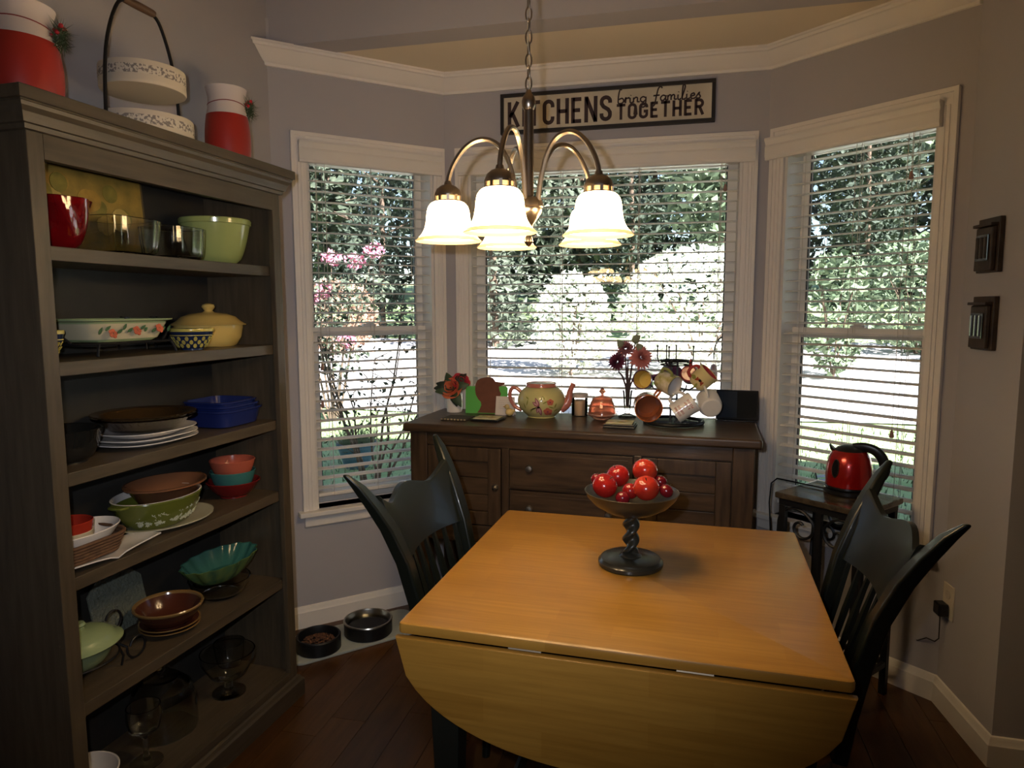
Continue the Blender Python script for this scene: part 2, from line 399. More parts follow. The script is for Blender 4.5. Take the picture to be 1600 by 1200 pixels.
# unseen upper storey and roof, raised so they shade the lawn next to the bay
ROOFM = mat('roof_shingle', (.12, .11, .10), .9, bump=.3, bscale=30)
struct(obj('roof', G().prism([(-9, 3.25), (2.9, 3.25), (2.9, 6.9), (-2.2, 8.6), (-9, 6.9)], -13, 15, 'x'), ROOFM, smooth=0))
struct(obj('roof_bay', G().prism([(-2.0, 2.76), (-1.25, 3.45), (.53, 3.45), (1.5, 2.76)], 2.62, 2.72), ROOFM, smooth=0))
def leafcloud(g, c, rad, n, size, rnd, up=.3):
    for i in range(n):
        while True:
            v = Vector((rnd.uniform(-1, 1), rnd.uniform(-1, 1), rnd.uniform(-1, 1)))
            if v.length < 1: break
        v = v.normalized()*(v.length**.45)
        p = Vector((c[0]+v.x*rad[0], c[1]+v.y*rad[1], c[2]+v.z*rad[2]))
        s = size*rnd.uniform(.55, 1.3)
        a = Vector((rnd.gauss(0, 1), rnd.gauss(0, 1), rnd.gauss(0, .7))).normalized()
        b = a.cross(Vector((rnd.gauss(0, 1), rnd.gauss(0, 1), rnd.gauss(0, 1)+up))).normalized()
        t = a.cross(b)*.12*s
        g.add([p-a*s*.5, p-b*s*.27+t, p+a*s*.5, p+b*s*.27+t], [(0, 1, 2, 3)])
def tree(name, label, x, y, h, crown_z0, rx, leaf, n, mi, seed, trunk_r=.12, group='trees beyond the lawn', trunks=1):
    rnd = random.Random(seed); z0 = gz(x, y)
    t = thing(name, label, 'tree', (x, y, z0), 0, group)
    g = G()
    for k in range(trunks):
        ox, oy = (rnd.uniform(-.4, .4), rnd.uniform(-.3, .3)) if trunks > 1 else (0, 0)
        pts = [(ox*.3, oy*.3, -.1)]; px, py = ox*.3, oy*.3
        for i in range(1, 7):
            px += rnd.uniform(-.08, .08)+ox*.15; py += rnd.uniform(-.08, .08)+oy*.15; pts.append((px, py, h*.8*i/6))
        g.tube(pts, [trunk_r*(1-.75*i/6) for i in range(7)], 8)
        for b in range(5):
            q = pts[rnd.randint(2, 5)]; a = rnd.random()*6.28; e_ = rx*.7
            g.tube([q, (q[0]+math.cos(a)*e_*.5, q[1]+math.sin(a)*e_*.5, q[2]+.4), (q[0]+math.cos(a)*e_, q[1]+math.sin(a)*e_, q[2]+.7)], [trunk_r*.35, trunk_r*.2, .01], 6)
    obj('trunk', g, BARK, t)
    g = G(); nb = 14
    for i in range(nb):
        zz = crown_z0+(h-crown_z0)*(i+.5)/nb
        k = math.sin(PI*min(1, max(.12, (zz-crown_z0)/(h-crown_z0)*.8+.15)))
        a = rnd.random()*6.28; rr = rx*.55*k*rnd.random()
        leafcloud(g, (math.cos(a)*rr, math.sin(a)*rr, zz), (rx*.62*k, rx*.62*k, (h-crown_z0)/nb*1.5), n//nb, leaf, rnd)
    obj('foliage', g, LEAFS[mi], t, smooth=0)
    return t
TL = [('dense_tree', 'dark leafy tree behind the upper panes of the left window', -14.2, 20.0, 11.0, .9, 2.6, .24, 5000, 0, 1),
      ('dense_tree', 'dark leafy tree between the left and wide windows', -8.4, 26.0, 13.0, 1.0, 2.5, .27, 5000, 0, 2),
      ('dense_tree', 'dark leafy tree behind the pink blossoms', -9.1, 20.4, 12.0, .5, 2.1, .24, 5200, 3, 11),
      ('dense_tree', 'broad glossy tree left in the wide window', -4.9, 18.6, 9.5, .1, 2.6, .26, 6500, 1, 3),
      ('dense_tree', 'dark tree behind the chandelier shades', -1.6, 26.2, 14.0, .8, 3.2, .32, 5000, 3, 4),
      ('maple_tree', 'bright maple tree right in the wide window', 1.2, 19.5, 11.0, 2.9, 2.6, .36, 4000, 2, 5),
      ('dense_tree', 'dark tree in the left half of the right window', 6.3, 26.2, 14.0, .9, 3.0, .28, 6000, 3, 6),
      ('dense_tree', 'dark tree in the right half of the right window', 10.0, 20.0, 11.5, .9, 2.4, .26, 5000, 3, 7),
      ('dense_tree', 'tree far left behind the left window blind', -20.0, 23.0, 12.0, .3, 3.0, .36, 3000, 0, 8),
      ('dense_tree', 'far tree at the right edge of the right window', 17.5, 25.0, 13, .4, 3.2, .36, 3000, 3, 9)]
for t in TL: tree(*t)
tree('near_tree', 'large pale green leaves of a near tree at the top right of the right window', 2.75, 7.4, 4.6, 2.75, .75, .24, 260, 2, 12, .05)
# a second row that closes the view, and low shrubs
for row in range(2):
    for i in range(8):
        k = ['farthest left', 'second from left', 'third from left', 'fourth from left', 'fourth from right', 'third from right', 'second from right', 'farthest right'][i]
        tree('background_tree', 'tall dark tree in the %s row of the wood, %s' % (['front', 'back'][row], k), -24.5+i*6.6+3.3*row, 34+7.5*row, 20+3*row, .2, 3.0+.2*row, .7, 3200, [3, 0][(i+row) % 2], 30+i+20*row, .2, 'wood behind the garden')
def shrub(name, label, x, y, rx, h, leaf, n, mi, seed, cat='shrub', group=None):
    rnd = random.Random(seed); t = thing(name, label, cat, (x, y, gz(x, y)), 0, group)
    g = G()
    for k in range(7):
        a = rnd.random()*6.28; g.tube([(0, 0, -.05), (math.cos(a)*rx*.3, math.sin(a)*rx*.3, h*.5), (math.cos(a)*rx*.6, math.sin(a)*rx*.6, h*.85)], [.02, .014, .005], 5)
    obj('stems', g, BARK, t)
    g = G(); leafcloud(g, (0, 0, h*.52), (rx, rx*.8, h*.5), n, leaf, rnd); obj('foliage', g, LEAFS[mi], t, smooth=0); return t
for i in range(12):
    shrub('tall_hedge', 'tall dark hedge far behind the trees, %s' % ['leftmost', 'second from the left', 'third from the left', 'fourth from the left', 'fifth from the left', 'sixth from the left', 'sixth from the right', 'fifth from the right', 'fourth from the right', 'third from the right', 'second from the right', 'rightmost'][i], -33+i*6.1, 49, 3.0, 9.5, .7, 900, 3, 80+i, group='hedge far behind the trees')
shrub('overexposed_bush', 'big bush whitened to look overexposed, right in the wide window', .52, 14.5, 1.75, 2.6, .18, 3000, 4, 50)
shrub('overexposed_bush', 'smaller bush whitened to look overexposed, beside the glossy tree', -2.15, 14.4, .85, 2.2, .18, 1300, 4, 51)
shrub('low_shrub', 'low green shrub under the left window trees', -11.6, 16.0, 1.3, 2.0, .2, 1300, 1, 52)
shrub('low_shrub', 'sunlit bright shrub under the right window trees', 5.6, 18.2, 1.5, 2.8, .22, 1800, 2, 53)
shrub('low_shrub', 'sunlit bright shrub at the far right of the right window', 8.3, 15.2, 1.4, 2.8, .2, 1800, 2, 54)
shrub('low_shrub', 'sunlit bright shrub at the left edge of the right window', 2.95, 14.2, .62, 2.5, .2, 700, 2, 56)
LEAFS.append(cmat('leaf_tan', (.42, .28, .20), (.22, .13, .09)))
shrub('pine_straw_bush', 'rust-coloured low bush standing in for pine straw, seen through the left window', -8.7, 16.6, 1.1, 2.0, .16, 1500, 5, 55)  # bush shape stands in for reddish-brown pine-straw ground
# thin crape myrtle by the left window
rnd = random.Random(61)
t = thing('garden_sapling', 'thin many-stemmed sapling just outside the left window', 'sapling', (-2.35, 5.0, gz(-2.35, 5.0)))
g = G(); lg = G(); fg = G()
for k in range(9):
    a = -1.9+k*.42+rnd.uniform(-.2, .2); s = rnd.uniform(.45, .95); hh = rnd.uniform(1.3, 2.25)
    pts = [(0, 0, -.05)]
    for i in range(1, 8):
        u = i/7; pts.append((math.sin(a)*s*u**1.3*.9+rnd.uniform(-.03, .03), math.cos(a)*s*.4*u+rnd.uniform(-.03, .03), hh*u))
    g.tube(pts, [.014*(1-.8*i/7) for i in range(8)], 6)
    for i in range(3, 8):
        q = pts[i]; e_ = (q[0]+rnd.uniform(-.25, .25), q[1]+rnd.uniform(-.15, .15), q[2]+rnd.uniform(.05, .25))
        g.tube([q, e_], [.005, .002], 5); leafcloud(lg, e_, (.16, .12, .13), 9, .055, rnd)
    if k % 2 == 0: leafcloud(fg, pts[-1], (.09, .09, .08), 36, .05, rnd)
obj('stems', g, BARK, t); obj('leaves', lg, LEAFS[0], t, smooth=0)
PINK = mat('pink_blossom', (.75, .22, .42), .7, col2=(.6, .3, .35), vscale=9)
t = thing('flowering_bush', 'bush with pink blossoms seen through the left window', 'bush', (-5.3, 9.9, gz(-5.3, 9.9)))
g = G(); fg = G(); lg = G()
for i, (x, y, z, r) in enumerate([(.15, -.2, 2.55, .16), (.55, -.2, 2.5, .16), (-.55, -.1, 2.15, .15), (-.05, -.1, 2.05, .16), (.85, -.2, 2.65, .17), (-1.0, 0, 1.55, .13), (.35, -.2, 1.3, .16), (-.3, 0, 1.9, .12)]):
    g.tube([(x*.1, 0, -.05), (x*.5, y*.5, z*.5), (x, y, z)], [.02, .014, .005], 6)
    leafcloud(fg, (x, y, z), (r, r, r*.7), 60, .09, rnd); leafcloud(lg, (x*.85, y*.8, z*.78), (.4, .3, .3), 90, .12, rnd)
obj('stems', g, BARK, t); obj('leaves', lg, LEAFS[1], t, smooth=0); obj('blossoms', fg, PINK, t, smooth=0, label='pink blossom clusters')
# blue pot with grass outside the left window
POTB = mat('blue_glaze', (.05, .12, .18), .35)
t = thing('garden_pot', 'round dark blue garden pot on the lawn outside', 'pot', (-3.45, 6.95, gz(-3.45, 6.95))); t.scale = (.72,)*3
obj('pot', G().lathe([(.17, 0), (.20, .05), (.27, .28), (.30, .34), (.31, .36), (.31, .40), (.28, .40), (.26, .33), (0, .33)], 28), POTB, t)
g = G()
for i in range(420):
    a = rnd.random()*6.28; r = .25*math.sqrt(rnd.random()); x, y = math.cos(a)*r, math.sin(a)*r; h = rnd.uniform(.12, .42)
    lx, ly = x*1.5+rnd.uniform(-.08, .08), y*1.5+rnd.uniform(-.08, .08)
    g.add([(x-.005, y, .32), (x+.005, y, .32), (lx, ly, .36+h)], [(0, 1, 2)])
obj('plant', g, LEAFS[2], t, smooth=0)
IRON = mat('dark_iron', (.02, .02, .022), .45, metal=.6)
# wind chime hanging from the bay eave
t = thing('wind_chime', 'small wind chime hanging outside the left window', 'wind chime', (-1.78, 3.14, 1.0))
obj('string', G().tube([(0, 0, .16), (0, 0, 1.62)], .0012, 5).tube([(.02, 0, -.05), (.02, 0, .15)], .001, 5), CORD, t, smooth=0)
obj('hanger', G().tube([(-.02, 0, .16), (.024, 0, .165)], .004, 6), IRON, t)
for i in range(4): obj('chime', G().tube([(-.018+.011*i, .0, .02-.01*(i % 2)), (-.018+.011*i, 0, .15)], .0032, 8), mat('chime_metal', (.5, .5, .55), .3, metal=1), t)
# shepherd's hook
t = thing('garden_hook', "thin shepherd's hook pole outside the wide window", 'hook', (.52, 5.3, gz(.52, 5.3)))
pts = [(0, 0, -.1), (0, 0, 1.45)]+[(-.12+.12*math.cos(a), 0, 1.45+.14*math.sin(a)) for a in [PI*i/8 for i in range(1, 9)]]+[(-.24, 0, 1.4)]
obj('pole', G().tube(pts, .006, 6), IRON, t)
obj('feeder', G().lathe([(.004, .12), (.02, .11), (.03, .06), (.03, 0), (.012, -.02)], 12, Matrix.Translation((-.24, 0, 1.24))).tube([(-.24, 0, 1.35), (-.24, 0, 1.41)], .002, 5), mat('feeder_red', (.25, .12, .12), .3), t)
# patio chair frame and blue cover outside the right window
t = thing('patio_chair', 'thin metal patio chair on the lawn outside the right window', 'chair', (1.35, 5.6, gz(1.35, 5.6)), .5); t.scale = (.62, .62, .5)
g = G()
for x in (-.25, .25):
    g.tube([(x, -.22, 0), (x, -.2, .42), (x, .22, .42), (x, .38, .95)], .011, 6).tube([(x, .25, 0), (x, .22, .42)], .011, 6).tube([(x, -.2, .42), (x, -.2, .62), (x, .26, .62)], .011, 6)
obj('frame', g, IRON, t)
g = G()
for i in range(7): g.box(-.25, .25, -.19+.06*i, -.15+.06*i, .42, .43)
for i in range(7): g.box(-.25, .25, .235+.022*i, .245+.022*i, .48+.065*i, .52+.065*i)
obj('straps', g, mat('strap_blue', (.25, .32, .45), .6), t, smooth=0)
# ---------------------------------------------------------------- bookcase
BW = wood('bookcase_wood', (.092, .070, .044), (.058, .044, .028), 'z', 6, .42, 0, bump=.03)
BWX = wood('bookcase_wood_across', (.092, .070, .044), (.058, .044, .028), 'x', 6, .42, 0, bump=.03)
BKP = Vector((-1.378, 1.249)); BKE = Vector((.0484, .99883)); BKA = math.atan2(BKE.y, BKE.x); BWD, BDP, BH = .909, .30, 1.897
def bk(s, t, z): return (BKP.x+BKE.x*s-BKE.y*t, BKP.y+BKE.y*s+BKE.x*t, z)
bc = thing('bookcase', 'tall dark grey-brown wooden open bookcase full of dishes', 'bookcase', (BKP.x, BKP.y, 0), BKA)
SH = [.108, .457, .780, 1.037, 1.302, 1.570]
for xx in (0, BWD-.022): obj('side_panel', G().box(xx, xx+.022, .018, BDP, .0, 1.83), BW, bc, bevel=.001, smooth=0)
for xx in (0, BWD-.04): obj('stile', G().box(xx, xx+.04, 0, .02, .06, 1.83), BW, bc, bevel=.002, smooth=0)
obj('top_rail', G().box(.04, BWD-.04, 0, .02, 1.757, 1.83), BWX, bc, bevel=.001, smooth=0)
obj('bottom_rail', G().box(.04, BWD-.04, 0, .02, .06, .106), BWX, bc, bevel=.001, smooth=0)
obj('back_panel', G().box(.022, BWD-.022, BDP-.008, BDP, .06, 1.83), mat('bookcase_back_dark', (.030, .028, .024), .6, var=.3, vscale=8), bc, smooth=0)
for z in SH: obj('shelf', G().box(.0225, BWD-.0225, .021 if z < .2 else .022, BDP-.009, z-.033, z), BWX, bc, bevel=.0015, smooth=0)
def plinth(o, z0, z1): return G().box(-o, BWD+o, -o, BDP, z0, z1)
obj('cornice', G().rings([[(-o, -o, z), (BWD+o, -o, z), (BWD+o, BDP, z), (-o, BDP, z)] for o, z in [(.001, 1.812), (.008, 1.814), (.010, 1.824), (.016, 1.826), (.018, 1.834), (.022, 1.846), (.030, 1.856), (.032, 1.864), (.034, 1.865), (.034, 1.868), (.040, 1.869), (.040, 1.895), (.036, 1.897)]]), BWX, bc, smooth=20)
obj('plinth', G().rings([[(-o, -o, z), (BWD+o, -o, z), (BWD+o, BDP, z), (-o, BDP, z)] for o, z in [(.018, 0), (.018, .062), (.012, .068), (.008, .078), (.002, .082)]]), BWX, bc, smooth=20)
# ---------------------------------------------------------------- sideboard
SBW = wood('sideboard_wood', (.085, .050, .026), (.030, .018, .010), 'x', 5, .38, .15, bump=.05)
SBV = wood('sideboard_wood_upright', (.085, .050, .026), (.030, .018, .010), 'z', 5, .38, .15, bump=.05)
KNOB = mat('knob_metal', (.45, .42, .38), .35, metal=1)
SBA = math.radians(-3.01)
sb = thing('sideboard', 'dark brown wooden sideboard under the wide window', 'sideboard', (-1.0997, 2.638, 0), SBA)
SBL, SBD, SBT = 1.415, .457, .953
obj('top', G().box(0, SBL, 0, SBD, SBT-.036, SBT), SBW, sb, bevel=.010, smooth=0, seg=3)
for xx in (.025, SBL-.025-.075):
    for yy in (.022, SBD-.022-.06): obj('leg', G().box(xx, xx+.075, yy, yy+.06, 0, SBT-.036), SBV, sb, bevel=.003, smooth=0)
obj('carcass', G().box(.10, SBL-.10, .045, SBD-.03, .46, SBT-.037), SBW, sb, smooth=0)
for xx in (.03, SBL-.05): obj('side_panel', G().box(xx, xx+.02, .08, SBD-.08, .46, SBT-.037), SBV, sb, smooth=0)
obj('front_rail', G().box(.1005, SBL-.1005, .028, .0445, SBT-.088, SBT-.037), SBW, sb, bevel=.002, smooth=0)
obj('bottom_rail', G().box(.1005, SBL-.1005, .028, .0445, .46, .535), SBW, sb, bevel=.002, smooth=0)
for xx in (.425, .955): obj('divider', G().box(xx, xx+.03, .028, .0445, .5355, SBT-.0885), SBV, sb, bevel=.002, smooth=0)
def door(x0, x1, kx):
    z0, z1 = .540, .860
    d = obj('door', G().box(x0, x0+.055, .022, .042, z0, z1).box(x1-.055, x1, .022, .042, z0, z1).box(x0+.055, x1-.055, .022, .042, z0, z0+.055).box(x0+.055, x1-.055, .022, .042, z1-.055, z1), SBV, sb, bevel=.002, smooth=0)
    n = 3
    for i in range(n):
        a = z0+.055+(z1-z0-.11)*i/n; b = z0+.055+(z1-z0-.11)*(i+1)/n
        obj('plank', G().box(x0+.0555, x1-.0555, .032, .040, a+.0015, b-.0015), SBW, d, bevel=.0015, smooth=0)
    obj('knob', G().lathe([(.005, .012), (.006, .0), (.013, -.006), (.016, -.014), (.012, -.021), (.001, -.023)], 16, Matrix.Translation((kx, .010, .70)) @ Matrix.Rotation(-PI/2, 4, 'X') @ Matrix.Scale(-1, 4, (0, 0, 1))), KNOB, d)
def knobM(x, y, z): return Matrix.Translation((x, y, z)) @ Matrix.Rotation(PI/2, 4, 'X')
KP = [(.005, -.012), (.006, 0), (.013, .006), (.016, .014), (.012, .021), (.001, .023)]
door(.104, .421, .398); door(.989, SBL-.104, 1.012)
for z0, z1 in ((.540, .695), (.703, .860)):
    d = obj('drawer', G().box(.460, .951, .022, .042, z0, z1).box(.475, .936, .0195, .0215, z0+.015, z1-.015), SBW, sb, bevel=.002, smooth=0)
    for kx in (.545, .862): obj('knob', G().lathe(KP, 16, knobM(kx, .020, (z0+z1)/2+.01)), KNOB, d)
# ---------------------------------------------------------------- drop-leaf table
TW = mat('table_wood', (.55, .275, .075), .30, coat=.25)
def tablewood():
    m = bpy.data.materials.new('table_butcher_block'); m.use_nodes = True; nt = m.node_tree; b = nt.nodes['Principled BSDF']
    tc = node(nt, 'ShaderNodeTexCoord')
    br = node(nt, 'ShaderNodeTexBrick'); mp = node(nt, 'ShaderNodeMapping'); nt.links.new(tc.outputs['UV'], mp.inputs[0]); nt.links.new(mp.outputs[0], br.inputs['Vector'])
    br.inputs['Scale'].default_value = 1; br.inputs['Brick Width'].default_value = .34; br.inputs['Row Height'].default_value = .055; br.inputs['Mortar Size'].default_value = .0002
    br.inputs['Color1'].default_value = (.48, .245, .042, 1); br.inputs['Color2'].default_value = (.42, .205, .032, 1); br.inputs['Mortar'].default_value = (.43, .19, .026, 1); br.offset = .37
    n = node(nt, 'ShaderNodeTexNoise'); mp2 = node(nt, 'ShaderNodeMapping'); mp2.inputs['Scale'].default_value = (3, 60, 60); nt.links.new(tc.outputs['UV'], mp2.inputs[0]); nt.links.new(mp2.outputs[0], n.inputs['Vector'])
    n.inputs['Scale'].default_value = 1.6; n.inputs['Detail'].default_value = 6
    mx = node(nt, 'ShaderNodeMix'); mx.data_type = 'RGBA'; mx.blend_type = 'MULTIPLY'; mx.inputs[0].default_value = .55
    cr = node(nt, 'ShaderNodeValToRGB'); cr.color_ramp.elements[0].position = .3; cr.color_ramp.elements[0].color = (.62, .56, .5, 1); cr.color_ramp.elements[1].position = .7
    nt.links.new(n.outputs['Fac'], cr.inputs[0]); nt.links.new(br.outputs['Color'], mx.inputs[6]); nt.links.new(cr.outputs[0], mx.inputs[7]); nt.links.new(mx.outputs[2], b.inputs['Base Color'])
    b.inputs['Roughness'].default_value = .33; b.inputs['Coat Weight'].default_value = .12; b.inputs['Coat Roughness'].default_value = .22
    return m
TBW = tablewood()
def planar_uv(o, au, av, du=0, dv=0):
    me = o.data; uv = me.uv_layers.new(name='UVMap')
    for l in me.loops:
        c = me.vertices[l.vertex_index].co; uv.data[l.index].uv = (c[au]+du, c[av]+dv)
BLK = mat('black_paint', (.012, .014, .011), .34, coat=.2)
tb = thing('dining_table', 'drop-leaf dining table with honey wood top and black legs', 'table', (-.1027, 1.7414, 0), math.radians(-2.1))
TX, TY, TZ = .4526, .4374, .75
def rrect(a, b, r, n=6):
    P = []
    for cx, cy, s in ((a-r, b-r, 0), (-a+r, b-r, 1), (-a+r, -b+r, 2), (a-r, -b+r, 3)):
        for i in range(n+1):
            t = (s+i/n)*PI/2; P.append((cx+r*math.cos(t), cy+r*math.sin(t)))
    return P
def slab(poly, z0, z1, bev):
    # bevelled slab as rings
    def off(P, d):
        n = len(P); out = []
        for i in range(n):
            a, b, c = Vector(P[i-1]), Vector(P[i]), Vector(P[(i+1) % n]); d0 = (b-a).normalized(); d1 = (c-b).normalized()
            n0 = Vector((d0.y, -d0.x)); n1 = Vector((d1.y, -d1.x)); m = (n0+n1).normalized(); out.append(b-m*d/max(m.dot(n0), .4))
        return out
    R_ = []
    for d, z in ((bev, z0), (bev*.3, z0+bev*.3), (0, z0+bev), (0, z1-bev), (bev*.3, z1-bev*.3), (bev, z1)):
        R_.append([(p[0], p[1], z) for p in off(poly, d)])
    return G().rings(R_)
o = obj('table_top', slab(rrect(TX, TY, .012), TZ-.024, TZ, .006), TBW, tb, smooth=40); planar_uv(o, 0, 1)
def leaf(sgn):
    P = []; n = 40
    for i in range(n+1):
        u = -1+2*i/n; P.append((u*(TX+.003), -.238*(max(0, 1-abs(u)**2.15))**(1/2.15)))
    poly = [(TX+.003, -.002)]+[(x, z-.004) for x, z in reversed(P[1:-1])]+[(-TX-.003, -.002)]
    poly = [(x, z) for x, z in poly]
    g = slab(poly[::-1] if True else poly, 0, .022, .006)
    # stand it upright: (x, z, thickness) -> hang below the table edge
    vs = [(x, sgn*(TY-.012+t), z+TZ-.026) for x, z, t in g.v]; gg = G(); gg.v = vs; gg.f = g.f
    o = obj('drop_leaf', gg, TBW, tb, smooth=40); planar_uv(o, 0, 2, .13, .21)
    return o
lf = leaf(-1); leaf(1)
for sx in (-.17, .17):
    obj('hinge', G().tube([(sx-.035, -TY+.006, TZ-.0265), (sx+.035, -TY+.006, TZ-.0265)], .0028, 6), mat('hinge_dull', (.25, .2, .14), .5, metal=.8), lf, smooth=0)
obj('apron', G().box(-.39, .39, -.36, -.34, .62, .7255).box(-.39, .39, .34, .36, .62, .7255).box(-.39, -.37, -.36, .36, .62, .7255).box(.37, .39, -.36, .36, .62, .7255), BLK, tb, smooth=0)
for sx in (-1, 1):
    for sy in (-1, 1): obj('leg', G().rings([[(sx*.37-r, sy*.345-r, z), (sx*.37+r, sy*.345-r, z), (sx*.37+r, sy*.345+r, z), (sx*.37-r, sy*.345+r, z)] for r, z in ((.018, 0), (.034, .55), (.034, .7255))]), BLK, tb, smooth=0, bevel=.003)
# ---------------------------------------------------------------- chairs
GRN = mat('chair_black_green', (.008, .010, .007), .34, coat=.12)
SEATW = wood('chair_seat_wood', (.62, .42, .20), (.5, .32, .13), 'y', 6, .35)
def chair(label, loc, rz, seatmat):
    t = thing('dining_chair', label, 'chair', loc, rz, 'dining chairs')
    # local: faces +y, back at -y
    seat = []
    for i in range(36):
        a = 2*PI*i/36; c, s = math.cos(a), math.sin(a); w = .225+.02*s
        seat.append((math.copysign(abs(c)**.55, c)*w, math.copysign(abs(s)**.55, s)*.222+.005))
    obj('seat', slab(seat, .425, .458, .009), seatmat, t, smooth=40)
    for sx in (-1, 1):
        # rear post: seat corner -> bows back -> flares outward to a horn
        ctrl = [(.185, -.195, .44), (.190, -.208, .55), (.196, -.228, .67), (.206, -.254, .78), (.222, -.288, .87), (.240, -.318, .93), (.262, -.350, .985), (.282, -.376, 1.02)]
        hw = [.017, .018, .020, .022, .024, .024, .018, .008]; hd = [.016, .017, .018, .018, .017, .015, .012, .007]
        R_ = []
        for (x, y, z), a, b in zip(ctrl, hw, hd):
            R_.append([(sx*x+sx*(-a), y-b, z-b*.3), (sx*x+sx*a, y-b, z+b*.1), (sx*x+sx*a, y+b, z+b*.4), (sx*x-sx*a, y+b, z)])
        obj('back_post', G().rings(R_), GRN, t, bevel=.006, smooth=50, seg=3)
        for sy, top in ((1, .155), (-1, -.135)):
            g = G().lathe([(.013, 0), (.016, .10), (.021, .20), (.017, .25), (.021, .29), (.016, .40), (.014, .428)], 12)
            top_p = Vector((sx*.165, top, .428)); bot = Vector((sx*.20, top+sy*.045, 0)); m = Matrix.Shear('XY', 4, ((top_p.x-bot.x)/.428, (top_p.y-bot.y)/.428)); m.translation = bot
            g2 = G().add(g.v, g.f, m); obj('leg', g2, GRN, t)
    obj('stretcher', G().tube([(-.185, .0, .16), (-.09, .0, .16), (0, 0, .16), (.09, 0, .16), (.185, 0, .16)], [.009, .013, .015, .013, .009], 8).tube([(-.19, .18, .155), (-.19, 0, .16), (-.19, -.16, .155)], [.009, .014, .009], 8).tube([(.19, .18, .155), (.19, 0, .16), (.19, -.16, .155)], [.009, .014, .009], 8), GRN, t)
    # crest rail: curved board with a humped top edge, pushed back at the middle
    n = 28; R_ = []
    for i in range(n+1):
        u = -1+2*i/n; x = .222*u; bow = -.045*(1-u*u)
        def yb(z): return -.250-(z-.78)*.40+bow
        zt = .905+.030*math.exp(-(u/.42)**2)+.050*max(0, abs(u)-.55)**1.2/.45**1.2-.004
        zb = .770+.008*(1-u*u)
        R_.append([(x, yb(zb)-.010, zb), (x, yb(zb)+.010, zb), (x, yb(zt)+.010, zt-.002), (x, yb(zt)+.004, zt+.004), (x, yb(zt)-.010, zt+.002)])
    obj('crest_rail', G().rings(R_), GRN, t, smooth=40)
    for i in range(7):
        u = -1+2*i/6; x0, x1 = .135*u, .165*u; bow = -.045*(1-(x1/.222)**2); ys = -.190-.012*(1-u*u); ye = -.250+bow
        R_ = []
        for k in range(9):
            v = k/8; z = .455+(.790-.455)*v; x = x0+(x1-x0)*v; y = ys+(ye-ys)*v**1.15
            a = .0055+.0075*math.exp(-((v-.62)/.2)**2)
            R_.append([(x-a, y-.005, z), (x+a, y-.005, z), (x+a, y+.005, z), (x-a, y+.005, z)])
        obj('spindle', G().rings(R_), GRN, t, smooth=50)
    return t
chair('black dining chair at the left of the table, against the left window', (-.392, 1.772, 0), math.radians(-90-3), GRN)
chair('black dining chair at the right of the table, in front of the kettle stand', (.178, 1.712, 0), math.radians(90-2.2), SEATW)
# ---------------------------------------------------------------- iron side table
STONE = mat('dark_stone', (.035, .028, .022), .18, col2=(.09, .065, .04), vscale=40, coat=.3)
u_ = Vector((.764, -.645)); STP = Vector((.372, 2.657)); STA = math.atan2(u_.y, u_.x)
st = thing('side_table', 'small wrought iron side table with dark stone top below the right window', 'side table', (STP.x, STP.y, 0), STA)
SW, SD, SZT = .33, .29, .745
obj('stone_top', G().box(0, SW, 0, SD, SZT-.022, SZT), STONE, st, bevel=.005, smooth=0, seg=3)
obj('frame', G().box(.012, SW-.012, .012, .030, SZT-.046, SZT-.0225).box(.012, SW-.012, SD-.03, SD-.012, SZT-.046, SZT-.0225).box(.012, .03, .03, SD-.03, SZT-.046, SZT-.0225).box(SW-.03, SW-.012, .03, SD-.03, SZT-.046, SZT-.0225), IRON, st, smooth=0)
for xx in (.012, SW-.036):
    for yy in (.012, SD-.036): obj('leg', G().box(xx, xx+.024, yy, yy+.024, 0, SZT-.046), IRON, st, bevel=.002, smooth=0)
obj('centre_bar', G().box(SW/2-.011, SW/2+.011, .013, .031, .12, SZT-.046), IRON, st, smooth=0)
obj('lower_frame', G().box(.03, SW-.03, .014, .028, .11, .13).box(.03, SW-.03, SD-.028, SD-.014, .11, .13).box(.014, .028, .03, SD-.03, .11, .13).box(SW-.028, SW-.014, .03, SD-.03, .11, .13), IRON, st, smooth=0)
def spiral(cx, cz, r0, r1, a0, a1, n=26, y=0): return [(cx+(r0+(r1-r0)*i/n)*math.cos(a0+(a1-a0)*i/n), y, cz+(r0+(r1-r0)*i/n)*math.sin(a0+(a1-a0)*i/n)) for i in range(n+1)]
for yy in (.022, SD-.022):
    for k, cx in enumerate((SW*.26, SW*.74)):
        sg = 1 if k == 0 else -1
        def mir(P): return [(cx+sg*(p[0]-cx), p[1], p[2]) for p in P]
        obj('scroll', G().tube(mir(spiral(cx-.01, SZT-.12, .068, .068, PI*.95, PI*.25, 14, yy)+spiral(cx+.012, SZT-.118, .052, .012, PI*.2, -PI*1.7, 26, yy)), .0055, 6)
            .tube(mir(spiral(cx-.02, SZT-.20, .040, .010, PI*1.1, -PI*1.3, 22, yy)), .005, 6).tube([(cx-sg*.078, yy, SZT-.11), (cx-sg*.085, yy, SZT-.30), (cx-sg*.04, yy, SZT-.33)], .005, 6), IRON, st)
